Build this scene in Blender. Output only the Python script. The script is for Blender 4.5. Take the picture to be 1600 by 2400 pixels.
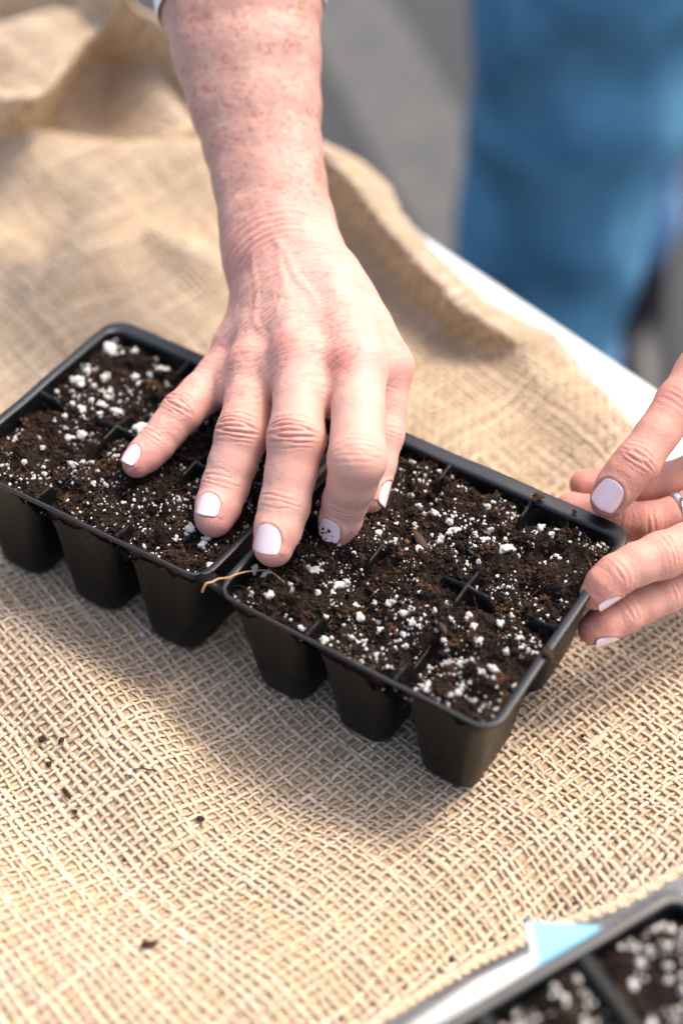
import bpy, bmesh, math, random
import numpy as np
from mathutils import Vector, Matrix

# ------------------------------------------------------------------ scene, camera, light
scene = bpy.context.scene
for o in list(bpy.data.objects):
    bpy.data.objects.remove(o)
COL = scene.collection

# work units: centimetres in a frame whose origin is the front corner of the seedling tray's rim
# (x along the tray, y away across it, z up); world metres = cm * 0.01, rim 0.80 m above the ground
ZOFF = 0.80
CAM = np.array([25.5635, -29.7676, 45.0598])
CR = np.array([[0.84052341, 0.54177318, 0.0014876],       # image right
               [0.39093274, -0.60459938, -0.69399652],    # image down
               [-0.3750893, 0.58390188, -0.71997681]])    # view direction
FPX = 3333.0
def to_world(p):
    p = np.asarray(p, float) * 0.01
    return p + np.array([0, 0, ZOFF])
def ray(x, y):
    return CR.T @ np.array([(x - 800) / FPX, (y - 1200) / FPX, 1.0])
def atd(x, y, d):
    return CAM + ray(x, y) * d
def atz(x, y, z):
    r = ray(x, y)
    return CAM + r * ((z - CAM[2]) / r[2])

cam_data = bpy.data.cameras.new("camera")
cam = bpy.data.objects.new("camera", cam_data)
COL.objects.link(cam)
m = Matrix.Identity(4)
for i in range(3):
    m[i][0], m[i][1], m[i][2] = CR[0][i], -CR[1][i], -CR[2][i]
    m[i][3] = to_world(CAM)[i]
cam.matrix_world = m
cam_data.sensor_fit = 'VERTICAL'
cam_data.sensor_height = 36.0
cam_data.sensor_width = 24.0
cam_data.lens = 50.0
cam_data.clip_start = 0.02
cam_data.clip_end = 200.0
cam_data.dof.use_dof = True
cam_data.dof.focus_distance = 0.616
cam_data.dof.aperture_fstop = 2.9
scene.camera = cam

SUN_DIR = np.array([0.34, 0.72, 1.45])      # towards the sun
SUN_DIR = SUN_DIR / np.linalg.norm(SUN_DIR)
world = bpy.data.worlds.new("World")
scene.world = world
world.use_nodes = True
wn = world.node_tree
wn.nodes.clear()
sky = wn.nodes.new("ShaderNodeTexSky")
sky.sky_type = 'NISHITA'
sky.sun_disc = False
sky.sun_elevation = math.asin(SUN_DIR[2])
sky.sun_rotation = math.atan2(SUN_DIR[0], SUN_DIR[1])
sky.air_density = 1.0
sky.dust_density = 6.0
sky.ozone_density = 0.6
bg = wn.nodes.new("ShaderNodeBackground")
bg.inputs[1].default_value = 0.15
wo = wn.nodes.new("ShaderNodeOutputWorld")
wn.links.new(sky.outputs[0], bg.inputs[0])
wn.links.new(bg.outputs[0], wo.inputs[0])

sun_data = bpy.data.lights.new("sun", 'SUN')
sun_data.energy = 1.3
sun_data.angle = math.radians(12.0)
sun_data.color = (1.0, 0.935, 0.845)
sun = bpy.data.objects.new("sun", sun_data)
COL.objects.link(sun)
sun.rotation_euler = Vector(-SUN_DIR).to_track_quat('-Z', 'Y').to_euler()
sun.location = (0, 0, 5)

scene.view_settings.view_transform = 'Standard'
scene.view_settings.look = 'None'
scene.view_settings.gamma = 1.0
scene.view_settings.exposure = 1.12
scene.view_settings.use_curve_mapping = False

rng = np.random.default_rng(7)
random.seed(7)

# ------------------------------------------------------------------ helpers
def tag(o, label=None, category=None, group=None, kind=None):
    if label: o["label"] = label
    if category: o["category"] = category
    if group: o["group"] = group
    if kind: o["kind"] = kind
    return o

def empty(name, loc_cm):
    o = bpy.data.objects.new(name, None)
    o.empty_display_size = 0.02
    COL.objects.link(o)
    o.location = to_world(loc_cm)
    return o

def origin_of(o):
    v = np.zeros(3)
    while o is not None:
        v += np.array(o.location)
        o = o.parent
    return v

def make_mesh(name, verts, faces, mat=None, smooth=True, uv=None, color=None):
    """verts in metres; faces: list of tuples or (n,4)/(n,3) int array"""
    me = bpy.data.meshes.new(name)
    verts = np.asarray(verts, np.float32)
    if isinstance(faces, np.ndarray):
        n, k = faces.shape
        me.vertices.add(len(verts))
        me.vertices.foreach_set("co", verts.ravel())
        me.loops.add(n * k)
        me.loops.foreach_set("vertex_index", faces.astype(np.int32).ravel())
        me.polygons.add(n)
        me.polygons.foreach_set("loop_start", np.arange(0, n * k, k, dtype=np.int32))
        me.polygons.foreach_set("loop_total", np.full(n, k, dtype=np.int32))
        me.update(calc_edges=True)
    else:
        me.from_pydata([tuple(map(float, v)) for v in verts], [], [tuple(map(int, f)) for f in faces])
        me.update()
    if smooth:
        me.polygons.foreach_set("use_smooth", np.ones(len(me.polygons), dtype=bool))
    if uv is not None:
        li = np.zeros(len(me.loops), np.int32)
        me.loops.foreach_get("vertex_index", li)
        layer = me.uv_layers.new(name="UVMap")
        layer.data.foreach_set("uv", np.asarray(uv, np.float32)[li].ravel())
    if color is not None:
        a = me.color_attributes.new("tint", 'FLOAT_COLOR', 'POINT')
        c = np.ones((len(verts), 4), np.float32)
        c[:, :3] = color
        a.data.foreach_set("color", c.ravel())
    if mat: me.materials.append(mat)
    return me

def add(name, verts_cm, faces, mat, parent=None, loc_cm=None, **kw):
    """mesh object from vertices in tray-frame cm; origin at the parent or at loc_cm"""
    w = np.asarray(verts_cm, float) * 0.01 + np.array([0, 0, ZOFF])
    if parent is not None:
        base = origin_of(parent); loc = (0, 0, 0)
    else:
        base = to_world(loc_cm if loc_cm is not None else np.asarray(verts_cm).mean(0)); loc = base
    me = make_mesh(name, w - base, faces, mat, **kw)
    o = bpy.data.objects.new(name, me)
    COL.objects.link(o)
    o.location = loc
    if parent is not None: o.parent = parent
    return o

def sstep(a, b, x):
    t = np.clip((x - a) / (b - a), 0, 1)
    return t * t * (3 - 2 * t)

_perm = np.random.default_rng(3).random((64, 64, 64)).astype(np.float32)
def vnoise(p):
    """value noise in [-1,1], p (n,3)"""
    p = np.asarray(p, float)
    i = np.floor(p).astype(int); f = p - i
    f = f * f * (3 - 2 * f)
    i0 = i & 63; i1 = (i + 1) & 63
    def g(a, b, c): return _perm[a, b, c]
    x0, y0, z0 = i0.T; x1, y1, z1 = i1.T
    fx, fy, fz = f.T
    a = g(x0, y0, z0) * (1 - fx) + g(x1, y0, z0) * fx
    b = g(x0, y1, z0) * (1 - fx) + g(x1, y1, z0) * fx
    c = g(x0, y0, z1) * (1 - fx) + g(x1, y0, z1) * fx
    d = g(x0, y1, z1) * (1 - fx) + g(x1, y1, z1) * fx
    return ((a * (1 - fy) + b * fy) * (1 - fz) + (c * (1 - fy) + d * fy) * fz) * 2 - 1
def fbm(p, octaves=3, gain=0.5):
    s = 0; a = 1.0; p = np.asarray(p, float)
    for k in range(octaves):
        s = s + a * vnoise(p * (2.03 ** k) + 17.3 * k); a *= gain
    return s
def n2(x, y, scale, seed=0.0, octaves=2):
    sh = np.shape(x)
    p = np.stack([np.ravel(x) / scale, np.ravel(y) / scale, np.full(np.size(x), seed)], 1)
    return fbm(p, octaves).reshape(sh)

# ------------------------------------------------------------------ materials
class M:
    """tiny node builder"""
    def __init__(s, name, rough=0.6, spec=0.5):
        s.mat = bpy.data.materials.new(name); s.mat.use_nodes = True
        s.t = s.mat.node_tree; s.b = s.t.nodes["Principled BSDF"]
        s.b.inputs["Roughness"].default_value = rough
        s.b.inputs["Specular IOR Level"].default_value = spec
        s.tc = s.t.nodes.new("ShaderNodeTexCoord")
    def n(s, typ, **kw):
        nd = s.t.nodes.new(typ)
        for k, v in kw.items():
            if k.startswith("i_"):
                nd.inputs[k[2:].replace("_", " ")].default_value = v
            else: setattr(nd, k, v)
        return nd
    def link(s, a, b): s.t.links.new(a, b)
    def noise(s, scale, detail=3, rough=0.55, vec=None, dist=0.0):
        nd = s.n("ShaderNodeTexNoise"); nd.inputs["Scale"].default_value = scale
        nd.inputs["Detail"].default_value = detail; nd.inputs["Roughness"].default_value = rough
        nd.inputs["Distortion"].default_value = dist
        s.link(vec if vec is not None else s.tc.outputs["Object"], nd.inputs["Vector"])
        return nd.outputs["Fac"]
    def ramp(s, fac, stops):
        r = s.n("ShaderNodeValToRGB"); e = r.color_ramp.elements
        while len(e) < len(stops): e.new(0.5)
        for el, (p, c) in zip(e, stops):
            el.position = p; el.color = (*c, 1) if len(c) == 3 else c
        s.link(fac, r.inputs["Fac"]); return r.outputs["Color"]
    def mix(s, fac, a, b, mode='MIX'):
        nd = s.n("ShaderNodeMix", data_type='RGBA', blend_type=mode)
        for sock, v in ((nd.inputs[0], fac), (nd.inputs[6], a), (nd.inputs[7], b)):
            if hasattr(v, "is_output"): s.link(v, sock)
            elif isinstance(v, (int, float)): sock.default_value = v
            else: sock.default_value = (*v, 1)
        return nd.outputs[2]
    def map(s, scale, src="Object", rot=(0, 0, 0)):
        nd = s.n("ShaderNodeMapping"); nd.inputs["Scale"].default_value = scale
        nd.inputs["Rotation"].default_value = rot
        s.link(s.tc.outputs[src], nd.inputs["Vector"]); return nd.outputs["Vector"]
    def color(s, c):
        if hasattr(c, "is_output"): s.link(c, s.b.inputs["Base Color"])
        else: s.b.inputs["Base Color"].default_value = (*c, 1)
        return s
    def rough(s, fac, lo, hi):
        nd = s.n("ShaderNodeMapRange"); nd.inputs["To Min"].default_value = lo; nd.inputs["To Max"].default_value = hi
        s.link(fac, nd.inputs["Value"]); s.link(nd.outputs[0], s.b.inputs["Roughness"]); return s
    def bump(s, h, strength=0.3, dist=0.001, prev=None):
        nd = s.n("ShaderNodeBump"); nd.inputs["Strength"].default_value = strength
        nd.inputs["Distance"].default_value = dist
        s.link(h, nd.inputs["Height"])
        if prev is not None: s.link(prev, nd.inputs["Normal"])
        s.link(nd.outputs["Normal"], s.b.inputs["Normal"]); return nd.outputs["Normal"]

def mat_ground():
    k = M("asphalt", 0.9, 0.3)
    v = k.map((1.0, 1.0, 1.0), rot=(0, 0, math.radians(-28)))
    big = k.noise(1.1, 3, 0.5)
    fine = k.noise(160, 3, 0.6)
    base = k.mix(big, (0.048, 0.050, 0.056), (0.090, 0.090, 0.093))
    base = k.mix(fine, base, (0.13, 0.13, 0.13), 'OVERLAY')
    k.color(base); k.bump(fine, 0.5, 0.003)
    return k.mat
def mat_old_paint():
    k = M("worn_paint", 0.85, 0.3)
    f = k.noise(14, 4, 0.65)
    k.color(k.ramp(f, [(0.3, (0.062, 0.064, 0.067)), (0.62, (0.094, 0.093, 0.088))])); k.bump(k.noise(160), 0.4, 0.003)
    return k.mat
def mat_table():
    k = M("white_plastic", 0.45, 0.4)
    f = k.noise(5, 4, 0.6)
    k.color(k.mix(f, (0.58, 0.60, 0.62), (0.66, 0.67, 0.67)))
    k.bump(k.noise(900, 2), 0.15, 0.0004)
    return k.mat
def mat_metal(name, c, rough):
    k = M(name, rough); k.color(c); k.b.inputs["Metallic"].default_value = 1.0
    return k.mat
def mat_jute():
    k = M("jute", 0.78, 0.25)
    uvm = k.n("ShaderNodeMapping"); uvm.inputs["Scale"].default_value = (7.0, 9.0, 1.0)
    k.link(k.tc.outputs["UV"], uvm.inputs["Vector"])
    streak = k.noise(1.0, 4, 0.7, uvm.outputs["Vector"], 0.6)
    at = k.n("ShaderNodeAttribute", attribute_name="tint").outputs["Color"]
    c = k.ramp(streak, [(0.25, (0.41, 0.275, 0.155)), (0.5, (0.635, 0.487, 0.342)), (0.75, (0.80, 0.675, 0.52))])
    c = k.mix(1.0, c, at, 'MULTIPLY')
    k.color(c)
    k.bump(streak, 0.7, 0.0006)
    k.b.inputs["Sheen Weight"].default_value = 0.25
    k.b.inputs["Sheen Roughness"].default_value = 0.5
    k.b.inputs["Sheen Tint"].default_value = (1.0, 0.9, 0.72, 1)
    return k.mat
def mat_jute2():
    k = M("jute_underlayer", 0.85, 0.2)
    ck = k.n("ShaderNodeTexChecker"); ck.inputs["Scale"].default_value = 2.5
    k.link(k.tc.outputs["UV"], ck.inputs["Vector"])
    f = k.noise(500, 4, 0.7)
    c = k.mix(f, (0.41, 0.285, 0.165), (0.64, 0.485, 0.315))
    c = k.mix(ck.outputs["Fac"], c, k.mix(1.0, c, (0.72, 0.70, 0.66), 'MULTIPLY'))
    k.color(c); k.bump(f, 0.8, 0.001)
    return k.mat
def mat_black_plastic(name="black_plastic", spec=0.16, tint=(1, 1, 1)):
    k = M(name, 0.36, spec)
    st = k.noise(1.0, 4, 0.6, k.map((900, 900, 14)))
    sp = k.noise(70, 5, 0.7)
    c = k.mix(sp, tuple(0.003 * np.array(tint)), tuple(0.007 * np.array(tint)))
    du = k.noise(420, 2, 0.5); big = k.noise(28, 3, 0.6)
    dm = k.n("ShaderNodeMath", operation='MULTIPLY')
    k.link(k.ramp(du, [(0.66, (0, 0, 0)), (0.74, (1, 1, 1))]), dm.inputs[0]); k.link(k.ramp(big, [(0.45, (0, 0, 0)), (0.7, (1, 1, 1))]), dm.inputs[1])
    k.color(k.mix(dm.outputs[0], c, (0.085, 0.065, 0.05)))
    k.rough(sp, 0.27, 0.50)
    k.bump(st, 0.14, 0.0004)
    return k.mat
def mat_soil():
    k = M("potting_soil", 0.93, 0.2)
    f = k.noise(230, 5, 0.7)
    g = k.noise(40, 3, 0.6)
    c = k.ramp(f, [(0.30, (0.005, 0.0035, 0.0028)), (0.55, (0.017, 0.0095, 0.006)), (0.78, (0.060, 0.030, 0.016))])
    c = k.mix(g, c, (0.011, 0.0065, 0.0048))
    k.color(c); k.bump(f, 0.9, 0.0012)
    return k.mat
def mat_crumb():
    k = M("peat_crumbs", 0.92, 0.2)
    oi = k.n("ShaderNodeAttribute", attribute_name="tint").outputs["Color"]
    f = k.noise(420, 3, 0.7)
    k.color(k.mix(1.0, oi, k.ramp(f, [(0.3, (0.5, 0.5, 0.5)), (0.75, (1.5, 1.4, 1.3))]), 'MULTIPLY'))
    k.bump(f, 0.8, 0.0008)
    return k.mat
def mat_perlite():
    k = M("perlite", 0.85, 0.3)
    v = k.n("ShaderNodeTexVoronoi"); v.inputs["Scale"].default_value = 900
    k.link(k.tc.outputs["Object"], v.inputs["Vector"])
    f = k.noise(380, 4, 0.7)
    c = k.ramp(f, [(0.27, (0.22, 0.16, 0.12)), (0.42, (0.56, 0.53, 0.49)), (0.7, (0.72, 0.71, 0.68))])
    k.color(c); h = k.bump(v.outputs["Distance"], 0.5, 0.0006); k.bump(f, 0.6, 0.0008, h)
    k.b.inputs["Subsurface Weight"].default_value = 0.15
    k.b.inputs["Subsurface Scale"].default_value = 0.002
    return k.mat
def mat_skin():
    k = M("skin", 0.5, 0.35)
    at = k.n("ShaderNodeAttribute", attribute_name="tint").outputs["Color"]
    mott = k.noise(260, 4, 0.65)
    c = k.mix(mott, k.mix(1.0, at, (0.93, 0.88, 0.86), 'MULTIPLY'), k.mix(1.0, at, (1.05, 1.05, 1.05), 'MULTIPLY'))
    k.color(c)
    k.b.inputs["Subsurface Weight"].default_value = 0.28
    k.b.inputs["Subsurface Radius"].default_value = (1.0, 0.32, 0.16)
    k.b.inputs["Subsurface Scale"].default_value = 0.0045
    v = k.n("ShaderNodeTexVoronoi", feature='DISTANCE_TO_EDGE'); v.inputs["Scale"].default_value = 620
    wv = k.n("ShaderNodeVectorMath", operation='ADD')
    nz = k.n("ShaderNodeTexNoise"); nz.inputs["Scale"].default_value = 300
    k.link(k.tc.outputs["Object"], nz.inputs["Vector"])
    sc = k.n("ShaderNodeVectorMath", operation='SCALE'); sc.inputs["Scale"].default_value = 0.0016
    k.link(nz.outputs["Color"], sc.inputs[0]); k.link(k.tc.outputs["Object"], wv.inputs[0]); k.link(sc.outputs[0], wv.inputs[1])
    k.link(wv.outputs[0], v.inputs["Vector"])
    mr = k.n("ShaderNodeMapRange"); mr.inputs["From Max"].default_value = 0.25
    k.link(v.outputs["Distance"], mr.inputs["Value"])
    h = k.bump(mr.outputs[0], 0.20, 0.0004)
    k.bump(k.noise(900, 3, 0.6), 0.06, 0.0004, h)
    k.rough(mott, 0.46, 0.62)
    return k.mat
def mat_nail():
    k = M("nail_polish", 0.14, 0.6)
    k.color((0.86, 0.655, 0.68))
    k.b.inputs["Coat Weight"].default_value = 0.6
    k.b.inputs["Coat Roughness"].default_value = 0.08
    k.bump(k.noise(500, 2), 0.03, 0.0005)
    return k.mat
def mat_denim():
    k = M("denim", 0.85, 0.2)
    f = k.noise(9, 4, 0.6); tw = k.noise(1.0, 2, 0.5, k.map((900, 900, 350), rot=(0.4, 0.3, 0.7)))
    c = k.ramp(f, [(0.36, (0.018, 0.14, 0.28)), (0.60, (0.13, 0.40, 0.62))])
    c = k.mix(tw, c, (0.10, 0.21, 0.32), 'MIX'); nd = c.node; nd.inputs[0].default_value = 0.15
    k.color(c); k.bump(tw, 0.4, 0.0006)
    return k.mat
def mat_hem():
    k = M("faded_denim", 0.85, 0.2)
    k.color(k.mix(k.noise(60, 3), (0.11, 0.25, 0.46), (0.24, 0.40, 0.62)))
    return k.mat
def mat_simple(name, c, rough=0.6, noise_scale=80, var=0.15, bump=0.2, dist=0.0006):
    k = M(name, rough)
    f = k.noise(noise_scale, 4, 0.6)
    c = np.array(c)
    k.color(k.mix(f, tuple(c * (1 - var)), tuple(np.minimum(c * (1 + var), 0.95))))
    k.bump(f, bump, dist)
    return k.mat

MAT = dict(ground=mat_ground(), paint=mat_old_paint(), table=mat_table(), jute=mat_jute(), jute2=mat_jute2(), plastic=mat_black_plastic(), rim=mat_black_plastic("rim_plastic_sky_tint", 0.5, (0.35, 0.8, 1.5)),  # rim: blue sky reflection painted into the black base colour
           soil=mat_soil(), crumb=mat_crumb(), perlite=mat_perlite(), skin=mat_skin(), nail=mat_nail(),
           denim=mat_denim(), hem=mat_hem(), silver=mat_metal("silver", (0.82, 0.81, 0.80), 0.18),
           legmetal=mat_metal("grey_steel", (0.4, 0.4, 0.41), 0.4),
           sleeve=mat_simple("white_cotton", (0.78, 0.79, 0.81), 0.85, 900, 0.06, 0.3),
           boot=mat_simple("black_leather", (0.012, 0.012, 0.014), 0.5, 200, 0.3),
           label=mat_simple("blue_plastic", (0.17, 0.47, 0.68), 0.4, 40, 0.08, 0.05),
           labeledge=mat_simple("pale_blue_plastic", (0.42, 0.55, 0.63), 0.45, 40, 0.06, 0.05),
           root=mat_simple("dry_root", (0.40, 0.235, 0.105), 0.8, 300, 0.35, 0.6),
           bark=mat_simple("bark_chip", (0.045, 0.020, 0.012), 0.85, 300, 0.5, 0.8, 0.0012))

# ------------------------------------------------------------------ ground
def ground():
    v = [(-1500, -1200, -80), (1500, -1200, -80), (1500, 3000, -80), (-1500, 3000, -80)]
    g = add("ground", v, [(0, 1, 2, 3)], MAT['ground'], loc_cm=(0, 0, -80), smooth=False)
    tag(g, "grey asphalt ground beyond the table", "ground", kind="structure")
    # a broad worn line across the asphalt behind the table
    a = atz(760, -60, -80); b = atz(1075, 480, -80)
    d = (b - a) / np.linalg.norm(b - a); nrm = np.array([-d[1], d[0], 0])
    a = a - d * 700; b = b + d * 300
    w = 9.0
    q = np.array([a - nrm * w, b - nrm * w, b + nrm * w, a + nrm * w]); q[:, 2] = -79.6
    s = add("painted_line", q, [(0, 1, 2, 3)], MAT['paint'], loc_cm=(q.mean(0)), smooth=False)
    tag(s, "worn tan line across the blurred grey asphalt", "ground marking", kind="structure")
ground()

# ------------------------------------------------------------------ table
TABLE_Z = -7.48
EA = atz(970, 520, TABLE_Z); EB = atz(1600, 935, TABLE_Z)
ED = (EB - EA) / np.linalg.norm(EB - EA); ED[2] = 0; ED /= np.linalg.norm(ED)
EN = np.array([-ED[1], ED[0], 0])         # away from the viewer
if EN[1] < 0: EN = -EN
def table():
    L, Wd, th, r = 180.0, 76.0, 4.0, 1.1
    c = EA + ED * 10 - EN * (Wd / 2); c = np.array([c[0], c[1], 0])
    t = empty("folding_table", (c[0], c[1], -80))
    tag(t, "white plastic table top under the burlap, its far edge bare", "table")
    # rounded slab by profile loops
    def loop(inset, z, cr=5.0, seg=8):
        pts = []
        hx, hy = L / 2 - inset, Wd / 2 - inset
        rr = max(cr - inset, 0.5)
        for (sx, sy, a0) in ((1, 1, 0), (-1, 1, 90), (-1, -1, 180), (1, -1, 270)):
            for i in range(seg + 1):
                a = math.radians(a0 + 90 * i / seg)
                x = sx * (hx - rr) + rr * math.cos(a); y = sy * (hy - rr) + rr * math.sin(a)
                p = c + ED * x + EN * y
                pts.append((p[0], p[1], z))
        return pts
    prof = [(0, TABLE_Z - th), (0, TABLE_Z - r)]
    for i in range(1, 7):
        a = i / 6 * math.pi / 2
        prof.append((r - r * math.cos(a), TABLE_Z - r + r * math.sin(a)))
    prof.append((3.0, TABLE_Z))
    V = []; F = []
    loops = [loop(i, z) for i, z in prof]; n = len(loops[0])
    for l in loops: V += l
    for a in range(len(loops) - 1):
        for i in range(n):
            j = (i + 1) % n
            F.append((a * n + i, a * n + j, (a + 1) * n + j, (a + 1) * n + i))
    F.append(tuple(range((len(loops) - 1) * n, len(loops) * n)))
    F.append(tuple(reversed(range(0, n))))
    add("table_top", V, F, MAT['table'], t)
    for sx in (-1, 1):
        for sy in (-1, 1):
            p = c + ED * sx * 72 + EN * sy * 28
            vv = []; ff = []
            for zi, z in enumerate((-80, TABLE_Z - th + 0.2)):
                for i in range(12):
                    a = 2 * math.pi * i / 12
                    vv.append((p[0] + 1.3 * math.cos(a), p[1] + 1.3 * math.sin(a), z))
            for i in range(12):
                ff.append((i, (i + 1) % 12, 12 + (i + 1) % 12, 12 + i))
            add("leg", vv, ff, MAT['legmetal'], t)
table()

# ------------------------------------------------------------------ tray geometry
TW, TD = 13.4, 12.77
def rotm(r):
    r = np.asarray(r, float); th = np.linalg.norm(r)
    if th < 1e-9: return np.eye(3)
    k = r / th; K = np.array([[0, -k[2], k[1]], [k[2], 0, -k[0]], [-k[1], k[0], 0]])
    return np.eye(3) + math.sin(th) * K + (1 - math.cos(th)) * K @ K
class Pose:
    def __init__(s, R, t, sk=0.0): s.R = np.asarray(R); s.t = np.asarray(t, float); s.sk = sk
    def __call__(s, p):
        p = np.array(p, float)
        p[..., 0] = p[..., 0] + s.sk * (p[..., 0] / TW) * (p[..., 1] / TD)       # thin sheet, pulled slightly out of square
        return p @ s.R.T + s.t
    def inv(s, p): return (np.asarray(p, float) - s.t) @ s.R
    def hit(s, x, y, z):
        """where the sight line through a point of the picture meets the pack's plane of height z"""
        o = s.inv(CAM[None])[0]; d = s.R.T @ ray(x, y)
        q = o + d * ((z - o[2]) / d[2])
        q[0] -= s.sk * (q[0] / TW) * (q[1] / TD)
        return q
POSE_R = Pose(np.eye(3), (0, 0, 0))
_rl = rotm((-0.0649, 0.0627, 0.0721))
POSE_L = Pose(_rl, _rl @ np.array([-TW - 0.2, 0, 0]) + np.array([-0.2, 0, 0.319]), 0.95)

def rrect(x0, x1, y0, y1, r, seg=6, per=10):
    """rounded rectangle, counter-clockwise, with points along the sides"""
    pts = []
    cs = [(x1 - r, y0 + r, -90), (x1 - r, y1 - r, 0), (x0 + r, y1 - r, 90), (x0 + r, y0 + r, 180)]
    for q, (cx, cy, a0) in enumerate(cs):
        arc = []
        for i in range(seg + 1):
            a = math.radians(a0 + 90 * i / seg)
            arc.append((cx + r * math.cos(a), cy + r * math.sin(a)))
        pts += arc
        nx = cs[(q + 1) % 4]; a = math.radians(nx[2])
        e = (nx[0] + r * math.cos(a), nx[1] + r * math.sin(a))
        for i in range(1, per):
            t = i / per
            pts.append((arc[-1][0] * (1 - t) + e[0] * t, arc[-1][1] * (1 - t) + e[1] * t))
    return np.array(pts)

def loft(loops, close_last=False):
    n = len(loops[0]); V = np.concatenate(loops); F = []
    for a in range(len(loops) - 1):
        for i in range(n):
            j = (i + 1) % n
            F.append((a * n + i, a * n + j, (a + 1) * n + j, (a + 1) * n + i))
    if close_last:
        F.append(tuple(range((len(loops) - 1) * n, len(loops) * n)))
    return V, F

CELL_H = 6.8
def pack_geometry(flange, plain=False):
    """flange widths: front, right, far, left.  Returns dict of local-geometry parts"""
    fr, ri, fa, le = flange
    ox0, ox1, oy0, oy1 = le, TW - ri, fr, TD - fa
    parts = {'open': (ox0, ox1, oy0, oy1)}
    outer = rrect(0, TW, 0, TD, 1.0); inner = rrect(ox0, ox1, oy0, oy1, 0.62)
    def lp(t, z, grow=0.0):
        p = outer * (1 - t) + inner * t
        if grow:
            c = p.mean(0); d = p - c; d /= np.linalg.norm(d, axis=1)[:, None]; p = p + d * grow
        wob = 0.035 * np.sin(p[:, 0] * 1.3 + p[:, 1] * 0.9) + 0.03 * np.sin(p[:, 0] * 0.55 - p[:, 1] * 1.7 + 1)
        return np.column_stack([p, z + wob * 0.6])
    loops = [lp(0, -0.05, -0.06), lp(0, -0.15, -0.05), lp(0, -0.16, 0.0), lp(0, -0.05, 0.0), lp(0.06, -0.015), lp(0.16, 0.0),
             lp(0.72, -0.02), lp(0.9, -0.05), lp(0.985, -0.12), lp(1.0, -0.22), lp(1.0, -0.50, -0.05)]
    parts['rim'] = loft(loops)
    nx, ny = 3, 2; g = 0.075
    xs = np.linspace(ox0, ox1, nx + 1); ys = np.linspace(oy0, oy1, ny + 1)
    def notch(q, L):     # q: distance along divider 0..L -> height
        e = np.minimum(q, L - q)
        if plain: return -0.10 + 0 * e
        return -0.12 - 0.95 * sstep(0.95, 1.6, e) + 0.10 * np.exp(-(e / 0.35) ** 2)
    parts['notch'] = notch
    cells = []
    for j in range(ny):
        for i in range(nx):
            x0, x1, y0, y1 = xs[i], xs[i + 1], ys[j], ys[j + 1]
            a0 = x0 + (g if i > 0 else 0.02); a1 = x1 - (g if i < nx - 1 else 0.02)
            b0 = y0 + (g if j > 0 else 0.02); b1 = y1 - (g if j < ny - 1 else 0.02)
            lo = []
            top = rrect(a0, a1, b0, b1, 0.55)
            z = np.full(len(top), -0.20)
            for k, (px, py) in enumerate(top):
                zz = -0.20
                if i > 0 and px < a0 + 0.25: zz = min(zz, notch(np.array(py - y0), y1 - y0))
                if i < nx - 1 and px > a1 - 0.25: zz = min(zz, notch(np.array(py - y0), y1 - y0))
                if j > 0 and py < b0 + 0.25: zz = min(zz, notch(np.array(px - x0), x1 - x0))
                if j < ny - 1 and py > b1 - 0.25: zz = min(zz, notch(np.array(px - x0), x1 - x0))
                z[k] = zz
            lo.append(np.column_stack([top, z]))
            for t in (0.3, 0.5, 0.75, 0.93, 0.98, 1.0):
                inx = 0.10 + 0.62 * t; iny = 0.10 + 0.80 * t
                r = 0.56 + 0.22 * t
                if t == 0.98: inx += 0.10; iny += 0.10
                if t == 1.0: inx += 0.30; iny += 0.30
                p = rrect(a0 + inx, a1 - inx, b0 + iny, b1 - iny, r)
                lo.append(np.column_stack([p, np.full(len(p), -CELL_H * t)]))
            cells.append(loft(lo, True))
    parts['cells'] = cells
    # dividers: a narrow rounded ridge following the notch profile
    divs = []
    def ridge(p0, p1):
        p0 = np.array(p0); p1 = np.array(p1); L = np.linalg.norm(p1 - p0); d = (p1 - p0) / L; s = np.array([-d[1], d[0]])
        V = []; F = []; K = 40
        prof = [(-0.16, -0.9), (-0.115, -0.25), (-0.075, -0.03), (0, 0.015), (0.075, -0.03), (0.115, -0.25), (0.16, -0.9)]
        if plain: prof = [(-0.46, -0.9), (-0.36, -0.12), (-0.26, -0.02), (0, 0.0), (0.26, -0.02), (0.36, -0.12), (0.46, -0.9)]
        for k in range(K + 1):
            q = L * k / K; z = float(notch(np.array(q), L))
            # flare where the ridge runs into the rim or the crossing
            fl = 1 + 0.45 * math.exp(-(min(q, L - q) / 0.2) ** 2)
            for (o, dz) in prof:
                p = p0 + d * q + s * o * (fl if abs(o) < 0.15 else 1.0)
                V.append((p[0], p[1], z + dz))
        m_ = len(prof)
        for k in range(K):
            for i in range(m_ - 1):
                F.append((k * m_ + i, k * m_ + i + 1, (k + 1) * m_ + i + 1, (k + 1) * m_ + i))
        return np.array(V), F
    for i in range(1, nx):
        for j in range(ny): divs.append(ridge((xs[i], ys[j]), (xs[i], ys[j + 1])))
    for i in range(nx):
        divs.append(ridge((xs[i], ys[1]), (xs[i + 1], ys[1])))
    parts['div'] = divs
    parts['xs'] = xs; parts['ys'] = ys
    return parts

def build_pack(root, pose, flange, plain=False):
    g = pack_geometry(flange, plain)
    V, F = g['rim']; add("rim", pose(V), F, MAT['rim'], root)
    for V, F in g['cells']: add("cell", pose(V), F, MAT['plastic'], root)
    for V, F in g['div']: add("divider", pose(V), F, MAT['plastic'], root)
    return g

tray = empty("seedling_tray", (0, 6, -6))
tag(tray, "black plastic seedling tray of twelve soil-filled cells, held by both hands", "seedling tray")
GR = build_pack(tray, POSE_R, (0.20, 0.42, 0.80, 0.38))
GL = build_pack(tray, POSE_L, (0.20, 0.38, 0.80, 0.45))
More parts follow.
